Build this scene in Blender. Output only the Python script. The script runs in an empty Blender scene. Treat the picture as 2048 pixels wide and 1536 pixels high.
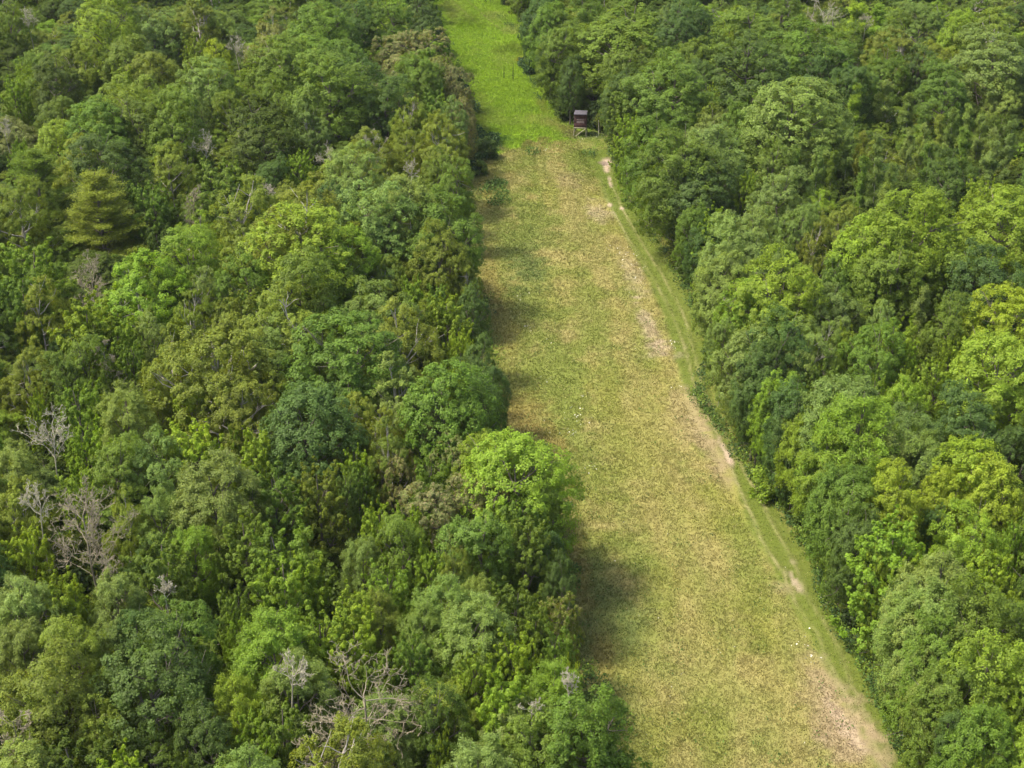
import bpy, math, random
import numpy as np
from mathutils import Vector

# ------------------------------------------------------------------ camera, sky, sun, exposure
SC = bpy.context.scene
COL = SC.collection
F = 3000.0            # focal length in photo pixels (photo 2048 x 1536)
PITCH = math.radians(27.6)
CAMH = 70.6
cam_d = bpy.data.cameras.new('camera')
cam = bpy.data.objects.new('camera', cam_d)
COL.objects.link(cam)
cam.location = (0, 0, CAMH)
cam.rotation_euler = (math.pi / 2 - PITCH, 0, 0)
cam_d.sensor_width = 36
cam_d.lens = F / 2048 * 36
cam_d.clip_start = 1
cam_d.clip_end = 3000
SC.camera = cam

SUN_EL = math.radians(60)
SUN_DIR = Vector((-math.cos(SUN_EL) * math.cos(math.radians(8)), -math.cos(SUN_EL) * math.sin(math.radians(8)), math.sin(SUN_EL)))
world = bpy.data.worlds.new('World')
SC.world = world
world.use_nodes = True
wn = world.node_tree.nodes
sky = wn.new('ShaderNodeTexSky')
sky.sky_type = 'NISHITA'
sky.sun_disc = False
sky.sun_elevation = SUN_EL
sky.sun_rotation = math.atan2(SUN_DIR.x, SUN_DIR.y)
sky.air_density = 0.8
sky.ozone_density = 0.6
sky.dust_density = 4.0
world.node_tree.links.new(sky.outputs[0], wn['Background'].inputs[0])
wn['Background'].inputs[1].default_value = 0.15
sun_d = bpy.data.lights.new('sun', 'SUN')
sun_d.energy = 2.5
sun_d.angle = math.radians(9)
sun_d.color = (1.0, 0.93, 0.80)
sun = bpy.data.objects.new('sun', sun_d)
COL.objects.link(sun)
sun.rotation_euler = SUN_DIR.to_track_quat('Z', 'Y').to_euler()
SC.view_settings.view_transform = 'Standard'
SC.view_settings.look = 'None'
SC.view_settings.exposure = 1.2
SC.view_settings.gamma = 1.0
SC.render.engine = 'CYCLES'
SC.cycles.max_bounces = 6
SC.cycles.diffuse_bounces = 4
SC.cycles.transmission_bounces = 4
SC.cycles.use_denoising = True

# ------------------------------------------------------------------ projection helpers
CP, SP = math.cos(PITCH), math.sin(PITCH)
def at(px, py, z=0.0):
    """photo pixel -> world point on the horizontal plane at height z"""
    u = (px - 1024) / F; v = (768 - py) / F
    dy = CP + v * SP; dz = -SP + v * CP
    t = (z - CAMH) / dz
    return np.array([u * t, dy * t, z])
def to_px(x, y, z):
    yy = y * CP - (z - CAMH) * SP
    up = y * SP + (z - CAMH) * CP
    return 1024 + F * x / yy, 768 - F * up / yy
def depth(x, y, z): return y * CP - (z - CAMH) * SP

rng = np.random.default_rng(11)

# ------------------------------------------------------------------ materials
def mat(name):
    m = bpy.data.materials.new(name); m.use_nodes = True
    nt = m.node_tree
    for n in list(nt.nodes): nt.nodes.remove(n)
    out = nt.nodes.new('ShaderNodeOutputMaterial')
    return m, nt, out
def N(nt, t, **kw):
    n = nt.nodes.new(t)
    for k, v in kw.items(): setattr(n, k, v)
    return n
def mix(nt, a, b, fac, mode='MIX'):
    n = N(nt, 'ShaderNodeMix', data_type='RGBA', blend_type=mode)
    for s, v in ((n.inputs[0], fac), (n.inputs[6], a), (n.inputs[7], b)):
        if hasattr(v, 'links'): nt.links.new(v, s)
        else: s.default_value = v if not isinstance(v, tuple) else (*v, 1)[:4]
    return n.outputs[2]
def leaf_material(name, trans=0.46, second=(0.34, 0.26, 0.15)):
    m, nt, out = mat(name)
    tint = N(nt, 'ShaderNodeAttribute', attribute_type='INSTANCER', attribute_name='tint')
    lv = N(nt, 'ShaderNodeAttribute', attribute_type='GEOMETRY', attribute_name='leafvar')
    sep = N(nt, 'ShaderNodeSeparateColor'); nt.links.new(lv.outputs['Color'], sep.inputs[0])
    br = N(nt, 'ShaderNodeMath', operation='MULTIPLY_ADD'); nt.links.new(sep.outputs[0], br.inputs[0])
    br.inputs[1].default_value = 0.8; br.inputs[2].default_value = 0.6
    c = N(nt, 'ShaderNodeVectorMath', operation='SCALE')
    nt.links.new(tint.outputs['Color'], c.inputs[0]); nt.links.new(br.outputs[0], c.inputs['Scale'])
    yel = mix(nt, c.outputs[0], (1.28, 1.12, 0.8), sep.outputs[1], 'MULTIPLY')
    col = mix(nt, yel, second, sep.outputs[2])
    d = N(nt, 'ShaderNodeBsdfPrincipled'); nt.links.new(col, d.inputs['Base Color'])
    d.inputs['Roughness'].default_value = 0.55
    d.inputs['Specular IOR Level'].default_value = 0.25
    t = N(nt, 'ShaderNodeBsdfTranslucent')
    tc = mix(nt, col, (1.45, 1.3, 0.55), 1.0, 'MULTIPLY'); nt.links.new(tc, t.inputs[0])
    ms = N(nt, 'ShaderNodeMixShader'); ms.inputs[0].default_value = trans
    nt.links.new(d.outputs[0], ms.inputs[1]); nt.links.new(t.outputs[0], ms.inputs[2])
    nt.links.new(ms.outputs[0], out.inputs[0])
    return m
LEAF = leaf_material('foliage')
def bark_material(name, c1, c2, scale=6, rough=0.9):
    m, nt, out = mat(name)
    tc = N(nt, 'ShaderNodeTexCoord'); no = N(nt, 'ShaderNodeTexNoise'); no.inputs['Scale'].default_value = scale
    mp = N(nt, 'ShaderNodeMapping'); mp.inputs['Scale'].default_value = (1, 1, 0.35)
    nt.links.new(tc.outputs['Object'], mp.inputs[0]); nt.links.new(mp.outputs[0], no.inputs[0])
    r = N(nt, 'ShaderNodeMapRange'); r.inputs[1].default_value = 0.4; r.inputs[2].default_value = 0.62
    nt.links.new(no.outputs[0], r.inputs[0])
    col = mix(nt, c1, c2, r.outputs[0])
    b = N(nt, 'ShaderNodeBsdfPrincipled'); b.inputs['Roughness'].default_value = rough
    nt.links.new(col, b.inputs['Base Color']); nt.links.new(b.outputs[0], out.inputs[0])
    return m
BARK = bark_material('bark', (0.10, 0.08, 0.06), (0.20, 0.17, 0.13))
BIRCHBARK = bark_material('birch bark', (0.48, 0.44, 0.37), (0.26, 0.23, 0.19), 5)
DEADWOOD = bark_material('weathered dead wood', (0.42, 0.39, 0.28), (0.26, 0.24, 0.16), 3)
DEADBROWN = bark_material('brown dead wood', (0.33, 0.285, 0.185), (0.22, 0.19, 0.12), 3)
def vcol_material(name, attr, rough=0.9, trans=0.0, noise=0.0):
    m, nt, out = mat(name)
    a = N(nt, 'ShaderNodeAttribute', attribute_type='GEOMETRY', attribute_name=attr)
    col = a.outputs['Color']
    if noise:
        tc = N(nt, 'ShaderNodeTexCoord'); no = N(nt, 'ShaderNodeTexNoise'); no.inputs['Scale'].default_value = 2.2
        no.inputs['Detail'].default_value = 6; no.inputs['Roughness'].default_value = 0.7
        nt.links.new(tc.outputs['Object'], no.inputs[0])
        r = N(nt, 'ShaderNodeMapRange'); r.inputs[1].default_value = 0.3; r.inputs[2].default_value = 0.7
        r.inputs[3].default_value = 1 - noise; r.inputs[4].default_value = 1 + noise
        nt.links.new(no.outputs[0], r.inputs[0])
        s = N(nt, 'ShaderNodeVectorMath', operation='SCALE')
        nt.links.new(col, s.inputs[0]); nt.links.new(r.outputs[0], s.inputs['Scale']); col = s.outputs[0]
    b = N(nt, 'ShaderNodeBsdfPrincipled'); b.inputs['Roughness'].default_value = rough
    b.inputs['Specular IOR Level'].default_value = 0.15
    nt.links.new(col, b.inputs['Base Color'])
    if trans:
        t = N(nt, 'ShaderNodeBsdfTranslucent'); nt.links.new(col, t.inputs[0])
        ms = N(nt, 'ShaderNodeMixShader'); ms.inputs[0].default_value = trans
        nt.links.new(b.outputs[0], ms.inputs[1]); nt.links.new(t.outputs[0], ms.inputs[2]); nt.links.new(ms.outputs[0], out.inputs[0])
    else: nt.links.new(b.outputs[0], out.inputs[0])
    return m

# ------------------------------------------------------------------ mesh helpers
def mesh_np(name, V, faces_n, F_idx, mats, attrs=None, smooth=False, mat_idx=None):
    """faces_n: verts per face (int), F_idx: (nf, faces_n)"""
    me = bpy.data.meshes.new(name)
    nv, nf = len(V), len(F_idx)
    me.vertices.add(nv); me.vertices.foreach_set('co', np.asarray(V, np.float32).ravel())
    me.loops.add(nf * faces_n); me.loops.foreach_set('vertex_index', np.asarray(F_idx, np.int32).ravel())
    me.polygons.add(nf)
    me.polygons.foreach_set('loop_start', np.arange(0, nf * faces_n, faces_n, dtype=np.int32))
    me.polygons.foreach_set('loop_total', np.full(nf, faces_n, np.int32))
    if smooth: me.polygons.foreach_set('use_smooth', np.ones(nf, bool))
    for m in mats: me.materials.append(m)
    if mat_idx is not None: me.polygons.foreach_set('material_index', np.asarray(mat_idx, np.int32))
    me.update(calc_edges=True)
    for k, a in (attrs or {}).items():
        at_ = me.attributes.new(k, 'FLOAT_COLOR', 'POINT')
        c = np.ones((nv, 4), np.float32); c[:, :3] = a
        at_.data.foreach_set('color', c.ravel())
    return me
def obj(name, me, parent=None):
    o = bpy.data.objects.new(name, me); COL.objects.link(o)
    if parent: o.parent = parent
    return o
def nrm(a): return a / np.maximum(np.linalg.norm(a, axis=-1, keepdims=True), 1e-9)

def leaf_quads(c, n, size, aspect=0.62, tdir=None, r=None):
    """kite shaped leaves; c,n (N,3); size (N,) length"""
    r = r or rng
    k = len(c)
    if tdir is None: tdir = r.normal(size=(k, 3))
    t = nrm(tdir - n * np.sum(tdir * n, 1, keepdims=True))
    b = np.cross(n, t)
    s = size[:, None]
    V = np.empty((k, 4, 3))
    V[:, 0] = c - t * s * 0.5
    V[:, 1] = c + b * s * aspect * 0.5 - n * s * 0.08 + t * s * 0.05
    V[:, 2] = c + t * s * 0.5 - n * s * 0.10
    V[:, 3] = c - b * s * aspect * 0.5 - n * s * 0.08 + t * s * 0.05
    return V
def crown_mesh(name, parts):
    """parts: list of (V (k,4,3), lv (k,3))"""
    V = np.concatenate([p[0] for p in parts]); L = np.concatenate([p[1] for p in parts])
    k = len(V)
    return mesh_np(name, V.reshape(-1, 3), 4, np.arange(k * 4).reshape(k, 4), [LEAF], {'leafvar': np.repeat(L, 4, 0)})

def tubes(paths, sides=5):
    """paths: list of (pts (n,3), radii (n,)) -> V, quad faces"""
    VV, FF, off = [], [], 0
    for P, R in paths:
        P = np.asarray(P, float); n = len(P)
        d = nrm(np.gradient(P, axis=0))
        ref = np.array([0.3, 0.9, 0.1]) if abs(d[0][2]) > 0.7 else np.array([0, 0, 1.0])
        a = nrm(np.cross(d, ref)); b = np.cross(d, a)
        th = np.arange(sides) / sides * 2 * np.pi
        ring = P[:, None] + np.asarray(R)[:, None, None] * (np.cos(th)[None, :, None] * a[:, None] + np.sin(th)[None, :, None] * b[:, None])
        VV.append(ring.reshape(-1, 3))
        i = np.arange(n - 1)[:, None] * sides; j = np.arange(sides)[None]; j2 = (j + 1) % sides
        FF.append(np.stack([i + j, i + j2, i + sides + j2, i + sides + j], -1).reshape(-1, 4) + off)
        off += n * sides
    return np.concatenate(VV), np.concatenate(FF)
def curve(p0, p1, bend, n=5, r=rng, wob=0.0):
    t = np.linspace(0, 1, n)[:, None]
    p = p0 * (1 - t) + p1 * t + bend * (4 * t * (1 - t))
    if wob: p[1:-1] += r.normal(size=(n - 2, 3)) * wob
    return p
def tube_mesh(name, paths, m, sides=5):
    V, Fq = tubes(paths, sides)
    return mesh_np(name, V, 4, Fq, [m], smooth=True)

# ------------------------------------------------------------------ ground and meadow colour (ground cover plus painted tree shadows, in metres, located from the photo)
LEFT = [(-60, 860), (0, 875), (50, 885), (100, 905), (150, 925), (200, 938), (250, 950), (300, 950), (330, 945), (400, 938), (460, 940), (520, 950), (580, 960), (640, 975), (700, 985),
        (760, 980), (820, 970), (870, 985), (920, 1060), (1000, 1090), (1080, 1085), (1150, 1110), (1250, 1135), (1340, 1160), (1400, 1200), (1460, 1215), (1620, 1240), (1900, 1290)]
RIGHT = [(-60, 985), (0, 995), (40, 1035), (75, 1080), (110, 1082), (150, 1078), (200, 1092), (240, 1125), (268, 1160), (272, 1215), (290, 1228), (330, 1235), (380, 1252), (430, 1285), (480, 1318), (520, 1350), (560, 1372), (620, 1402),
         (700, 1432), (760, 1430), (800, 1430), (840, 1448), (880, 1480), (920, 1500), (980, 1540), (1020, 1580), (1080, 1620), (1140, 1662), (1200, 1675), (1260, 1700),
         (1300, 1745), (1350, 1765), (1400, 1800), (1450, 1815), (1536, 1845), (1620, 1870), (1900, 1960)]
ly, lx = np.array(LEFT).T; ry, rx = np.array(RIGHT).T
def lsil(py): return np.interp(py, ly, lx)
def rsil(py): return np.interp(py, ry, rx)

# outlines of the foliage on both sides of the strip (y, x)
SL = [(-80, 850), (0, 868), (50, 880), (100, 908), (150, 932), (200, 948), (250, 960), (300, 958), (330, 950), (400, 952), (460, 955), (520, 966), (560, 972), (600, 985), (640, 985), (680, 1003), (740, 1014), (800, 1005), (840, 985),
      (868, 1000), (885, 1080), (920, 1125), (960, 1132), (1000, 1140), (1060, 1125), (1090, 1120), (1115, 1148), (1150, 1158), (1200, 1163), (1250, 1160), (1300, 1165), (1340, 1195), (1400, 1240), (1460, 1256), (1900, 1300)]
SR = [(-80, 960), (0, 975), (30, 988), (50, 1012), (78, 1060), (150, 1062), (200, 1074), (240, 1108), (262, 1130), (268, 1190), (290, 1217), (330, 1230), (380, 1247), (430, 1280), (480, 1307), (520, 1340), (560, 1358), (620, 1390), (660, 1412),
      (700, 1420), (760, 1402), (800, 1392), (820, 1410), (860, 1440), (900, 1466), (930, 1487), (980, 1512), (1010, 1560), (1080, 1600), (1140, 1638), (1180, 1642), (1220, 1656), (1260, 1676), (1300, 1700), (1340, 1735), (1380, 1747), (1430, 1775),
      (1480, 1792), (1536, 1822), (1900, 1960)]
sly, slx = np.array(SL).T; sry, srx = np.array(SR).T
def outline_shift(x, y, R, H, side):
    """metres a tree must move in x so its crown just meets the foliage outline (negative = it overlaps the strip on the left side)"""
    best = 1e9
    for f, rf in ((.12, .6), (.3, .9), (.5, 1.0), (.7, .92), (.88, .6)):
        z = H * f; d = depth(x, y, z); px, py = to_px(x + side * R * rf, y, z)
        lim = np.interp(py, sly, slx) if side > 0 else np.interp(py, sry, srx)
        best = min(best, (lim - px) * side / F * d)
    return best
class VNoise:
    def __init__(s, seed): s.g = np.random.default_rng(seed).random((256, 256))
    def __call__(s, x, y):
        xi = np.floor(x).astype(int); yi = np.floor(y).astype(int); fx = x - xi; fy = y - yi
        fx = fx * fx * (3 - 2 * fx); fy = fy * fy * (3 - 2 * fy)
        g = s.g; a = g[xi % 256, yi % 256]; b = g[(xi + 1) % 256, yi % 256]; c = g[xi % 256, (yi + 1) % 256]; d = g[(xi + 1) % 256, (yi + 1) % 256]
        return (a * (1 - fx) + b * fx) * (1 - fy) + (c * (1 - fx) + d * fx) * fy
    def fbm(s, x, y, o=4):
        v = 0; a = 0.5
        for i in range(o): v = v + a * s(x * 2 ** i + 17 * i, y * 2 ** i + 9 * i); a *= 0.5
        return v / (1 - 0.5 ** o)
n1, n2, n3, n4 = VNoise(1), VNoise(2), VNoise(3), VNoise(4)
def lerp(a, b, t): return a * (1 - t[..., None]) + np.asarray(b) * t[..., None]
def sstep(a, b, x): t = np.clip((x - a) / (b - a), 0, 1); return t * t * (3 - 2 * t)

STRAW = (0.352, 0.312, 0.105); YGRASS = (0.272, 0.278, 0.058); GRASS = (0.200, 0.240, 0.045); DGRASS_SHADE = (0.115, 0.155, 0.040)
TRACKG = (0.122, 0.165, 0.020); BRIGHT = (0.320, 0.475, 0.034); SAND = (0.52, 0.41, 0.29); SOIL = (0.36, 0.28, 0.16); RUST = (0.275, 0.225, 0.060); RUT = (0.36, 0.33, 0.13)
TRK = [(250, 1175), (300, 1190), (340, 1213), (400, 1236), (480, 1284), (560, 1330), (640, 1366), (720, 1388), (790, 1398), (880, 1448), (960, 1490), (1060, 1540), (1160, 1600), (1260, 1655),
       (1350, 1700), (1440, 1752), (1536, 1798), (1900, 1990)]
ty, tx = np.array(TRK).T
RUTS = [[(347, 1220), (366, 1221), (385, 1229), (418, 1244), (470, 1272), (546, 1320), (600, 1350), (641, 1371), (710, 1388), (765, 1402), (810, 1418), (850, 1440), (905, 1466), (960, 1498), (1000, 1521), (1062, 1550), (1127, 1587), (1209, 1621), (1243, 1645), (1278, 1666), (1319, 1683), (1384, 1707), (1448, 1741), (1536, 1779), (1900, 1960)],
        [(340, 1196), (369, 1205), (411, 1218), (455, 1243), (505, 1272), (556, 1304), (607, 1333), (655, 1353), (710, 1373), (760, 1385), (800, 1400), (850, 1424), (905, 1450), (960, 1470), (1018, 1495), (1103, 1532), (1148, 1567), (1202, 1587), (1243, 1611), (1271, 1635), (1312, 1649), (1353, 1669), (1420, 1706), (1489, 1749), (1536, 1766), (1900, 1940)]]
# ground patches, a few of them painted tree shadow: px, py, half width px, half height px, tilt (px right per px down), colour, strength
BLOBS = [
 (1060, 600, 45, 120, .2, GRASS, .75), (1100, 760, 60, 110, .25, GRASS, .8), (1150, 900, 50, 110, .25, GRASS, .6), (1240, 1000, 45, 120, .3, GRASS, .35), (1190, 980, 30, 80, .2, GRASS, .5),
 (1185, 640, 40, 90, .2, GRASS, .55), (1165, 1010, 50, 60, .2, YGRASS, .6), (1225, 1210, 60, 75, .1, DGRASS_SHADE, .75), (1270, 1110, 50, 50, .1, GRASS, .5), (1180, 1290, 40, 50, .1, DGRASS_SHADE, .6),  # the dark green pair paints the left trees' shadow into the ground colour
 (1045, 510, 40, 70, .1, DGRASS_SHADE, .85), (1060, 450, 50, 60, .1, GRASS, .6), (1010, 460, 40, 70, .1, GRASS, .55), (1000, 390, 22, 35, .1, GRASS, .6),  # first patch is shadow of the left-hand treetops, painted as darker green
 (975, 380, 16, 60, 0, RUST, .5), (980, 560, 22, 55, .1, RUST, .65), (1015, 670, 28, 60, .1, RUST, .55), (1045, 830, 50, 45, .1, RUST, .75), (1025, 860, 60, 30, .1, RUST, .7), (1110, 890, 30, 22, .1, RUST, .8),
 (1140, 1050, 22, 60, .1, RUST, .55), (1165, 1180, 22, 50, .1, RUST, .6), (1205, 1320, 26, 50, .1, RUST, .65), (1280, 1380, 50, 45, .1, YGRASS, .6), (1270, 1460, 26, 70, .1, DGRASS_SHADE, .35),
 (1080, 395, 8, 90, .25, GRASS, .6), (1075, 340, 50, 14, 0, GRASS, .4), (1110, 320, 90, 10, 0, GRASS, .35), (1130, 345, 30, 30, 0, STRAW, .5),
 (1160, 320, 50, 26, .6, GRASS, .8), (1190, 302, 42, 26, .4, TRACKG, .95), (1165, 345, 26, 24, .6, GRASS, .5), (1180, 290, 60, 14, 0, TRACKG, .9), (1195, 330, 26, 60, .4, TRACKG, .9), (1160, 290, 40, 10, 0, STRAW, .4), (1175, 270, 55, 11, 0, DGRASS_SHADE, .95),
 (1140, 365, 26, 16, .3, SOIL, .35), (1196, 425, 26, 20, .5, SAND, .45), (1262, 540, 18, 50, .45, SAND, .38), (1235, 505, 24, 30, .5, STRAW, .5), (1300, 655, 14, 42, .5, SAND, .55), (1325, 700, 30, 16, .2, SAND, .45),
 (1385, 850, 38, 60, .35, SOIL, .8), (1420, 900, 34, 50, .4, SOIL, .7), (1440, 950, 24, 30, .4, SOIL, .5), (1340, 860, 60, 70, .3, STRAW, .6),
 (1330, 1000, 50, 130, .3, STRAW, .45), (1440, 1020, 30, 70, .3, YGRASS, .5), (1500, 1100, 30, 60, .4, GRASS, .6), (1560, 1180, 20, 10, .4, SOIL, .5), (1583, 1155, 4, 16, .5, SAND, .6),
 (1530, 1270, 40, 40, .2, YGRASS, .9), (1520, 1290, 26, 24, .2, TRACKG, .45), (1500, 1210, 40, 40, .2, YGRASS, .7), (1300, 1450, 90, 70, 0, YGRASS, .5), (1480, 1180, 50, 70, .2, GRASS, .3), (1590, 1270, 40, 60, .4, GRASS, .45),
 (1640, 1370, 40, 50, .4, SOIL, .75), (1670, 1440, 50, 50, .4, SOIL, .8), (1700, 1500, 60, 60, .4, SOIL, .8), (1690, 1455, 14, 60, .6, SAND, .55), (1550, 1400, 70, 60, .2, STRAW, .6), (1540, 1480, 40, 50, .2, GRASS, .4),
 (1440, 1400, 60, 50, .2, GRASS, .35), (1380, 1300, 60, 70, .2, STRAW, .45), (1250, 900, 70, 70, .2, YGRASS, .5), (1260, 1350, 30, 30, 0, YGRASS, .5),
 (1215, 327, 11, 9, .2, SAND, 1.0), (1213, 340, 7, 8, .2, SAND, 1.0), (1207, 330, 9, 4, .3, (0.25, 0.19, 0.15), .8), (1220, 366, 2.6, 9, .2, SAND, .85), (1219, 412, 4, 4, 0, SAND, .95), (1244, 418, 4, 3, 0, SAND, .9),
 (1450, 905, 6, 24, .5, SAND, .85), (1462, 925, 5, 12, .5, SAND, .6), (1595, 1172, 5, 10, .6, SAND, .5), (1585, 1128, 8, 6, .3, SAND, .35),
 (1030, 130, 45, 7, .1, (0.30, 0.24, 0.02), .0), (1046, 122, 12, 5, 0, (0.36, 0.26, 0.02), .8), (1035, 100, 40, 10, 0, TRACKG, .6), (1025, 60, 30, 9, .3, RUT, .45), (985, 35, 26, 12, .6, RUT, .4), (940, 45, 30, 14, .2, TRACKG, .5),
 (915, 10, 22, 30, .6, RUT, .15), (930, 55, 30, 8, 0, (0.22, 0.36, 0.01), .8), (900, 20, 14, 26, .4, GRASS, .7),
 (1100, 245, 30, 14, .8, STRAW, .5), (1130, 262, 22, 12, .6, STRAW, .55), (1085, 215, 10, 18, .5, YGRASS, .6), (990, 285, 34, 12, .1, (0.06, 0.15, 0.02), .8), (965, 240, 16, 50, .2, GRASS, .5),
]
def ground_colour(x, y):
    px, py = to_px(x, y, 0.0)
    w = n1.fbm(x * .35, y * .35) - .5; w2 = n2.fbm(x * .22 + 9, y * .09) - .5; w3 = n3.fbm(x * 1.3, y * 1.3, 3) - .5
    sc = (py + 800) / 2336 * 30
    c = np.empty(x.shape + (3,)); c[:] = YGRASS
    c = lerp(c, STRAW, sstep(-.35, .30, w * .9 + w2 * 1.2 + .05))
    c = lerp(c, GRASS, sstep(.0, .35, w2 * 1.3 - w * .7 + w3 * .2) * .55)
    # streaks along the strip
    st = n4.fbm(x * 1.1 + y * .02, y * .12 + 3, 3) - .5
    c = lerp(c, DGRASS_SHADE, sstep(.02, .25, st) * .16)
    lcx, rcx = lsil(py), rsil(py); u_ = (px - lcx) / (rcx - lcx)
    band = np.sin(u_ * 34 + w2 * 5 + w * 3)
    c = lerp(c, STRAW, np.clip(sstep(.1, .9, band) * .35 * sstep(.25, .6, u_), 0, 1))
    c = lerp(c, GRASS, np.clip(sstep(.1, .9, -band) * .28, 0, 1))
    c = lerp(c, GRASS, sstep(.50, .12, u_ + w * .6) * .45)
    wob = w3 * sc * 1.3 + w * sc * 1.0
    # far bright plot
    line = 306 - (px - 975) * .17
    far = sstep(5, -5, py - line + (n2.fbm(x * .45, y * .3, 5) - .5) * 46)
    bc = np.empty_like(c); bc[:] = BRIGHT
    bc = lerp(bc, (0.265, 0.405, 0.034), sstep(-.05, .3, w + w3 * .8))
    bc = lerp(bc, (0.32, 0.41, 0.065), sstep(.05, .3, w2 + w3 * .5) * .7)
    c = lerp(c, bc, far)
    # track
    tc = np.interp(py, ty, tx); hw = sc * np.interp(py, [250, 340, 500, 720, 800, 950, 1060, 1200], [1.0, 1.3, 2.0, 1.9, 1.1, .9, 1.6, 1.7])
    d = (px - tc)
    tr = sstep(1.25, .85, (np.abs(d) + wob * .35) / hw) * sstep(262, 290, py)
    c = lerp(c, TRACKG, tr * .9)
    right = sstep(-.1, .5, (d / hw - 1) + w) * sstep(270, 300, py)
    c = lerp(c, (0.135, 0.185, 0.018), right * .9)
    for q_, RT in enumerate(RUTS):
        yy_, xx_ = np.array(RT).T
        dr = (px - np.interp(py, yy_, xx_) + w3 * sc * .10) / sc
        k_ = .5 + .5 * sstep(.42, .58, n1.fbm(x * .25 + 40 * q_, y * .16))
        c = lerp(c, (0.10, 0.115, 0.02), np.clip(np.exp(-((dr - .26) / .16) ** 2) * sstep(430, 480, py) * .35, 0, 1))
        c = lerp(c, (0.46, 0.40, 0.20), np.clip(np.exp(-(dr / .13) ** 2) * sstep(335, 350, py) * k_ * .7 * np.interp(py, [340, 420, 480, 860, 1000, 1300], [.85, .8, .5, .55, .8, .7]), 0, 1))
    for off in (0, 32):
        rr = np.exp(-((px - (898 + off + py * 1.15)) / 1.6) ** 2) * sstep(75, 55, py)
        c = lerp(c, RUT, rr * .5)
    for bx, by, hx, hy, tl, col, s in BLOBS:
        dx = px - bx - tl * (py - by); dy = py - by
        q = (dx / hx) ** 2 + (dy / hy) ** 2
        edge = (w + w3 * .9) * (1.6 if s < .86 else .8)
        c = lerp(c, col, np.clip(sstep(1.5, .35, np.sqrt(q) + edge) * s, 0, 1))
    c = c * (.80 * (1 + .12 * w3 + .08 * st))[..., None]
    return np.clip(c, 0.005, 1)

FLOOR = (0.070, 0.060, 0.035)
m, nt, out = mat('forest floor')
tcn = N(nt, 'ShaderNodeTexCoord'); no = N(nt, 'ShaderNodeTexNoise'); no.inputs['Scale'].default_value = 0.8; no.inputs['Detail'].default_value = 8
nt.links.new(tcn.outputs['Object'], no.inputs[0])
col = mix(nt, (0.045, 0.038, 0.022), (0.07, 0.09, 0.03), no.outputs[0])
b = N(nt, 'ShaderNodeBsdfPrincipled'); b.inputs['Roughness'].default_value = 1; nt.links.new(col, b.inputs['Base Color']); nt.links.new(b.outputs[0], out.inputs[0])
FLOORM = m
g = mesh_np('ground', np.array([[-1500, -600, -.02], [1500, -600, -.02], [1500, 2400, -.02], [-1500, 2400, -.02]]), 4, np.array([[0, 1, 2, 3]]), [FLOORM])
go = obj('ground', g); go['kind'] = 'structure'; go['label'] = 'dark leaf litter ground under the trees'
# meadow sheet: rows follow the strip, a little beyond both forest edges
rowsY = np.arange(58, 345, 0.33)
rowpy = to_px(np.zeros_like(rowsY), rowsY, 0)[1]
dep = depth(0, rowsY, 0)
xl = (lsil(rowpy) - 1024) / F * dep - 4.5; xr = (rsil(rowpy) - 1024) / F * dep + 3.0
K = 110
tt = np.linspace(0, 1, K)
X = xl[:, None] * (1 - tt) + xr[:, None] * tt; Y = np.repeat(rowsY[:, None], K, 1)
Z = (n1.fbm(X * .12, Y * .12) - .5) * .25 + .15
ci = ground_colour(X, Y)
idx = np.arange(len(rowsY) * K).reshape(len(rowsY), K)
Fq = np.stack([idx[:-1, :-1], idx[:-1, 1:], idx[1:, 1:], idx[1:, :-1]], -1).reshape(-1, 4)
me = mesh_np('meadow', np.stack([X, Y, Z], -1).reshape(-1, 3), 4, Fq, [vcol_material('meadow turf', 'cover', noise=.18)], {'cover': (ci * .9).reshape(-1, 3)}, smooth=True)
mo = obj('meadow', me); mo['kind'] = 'structure'; mo['label'] = 'mown meadow strip of straw and green grass with a wheel track'

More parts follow.
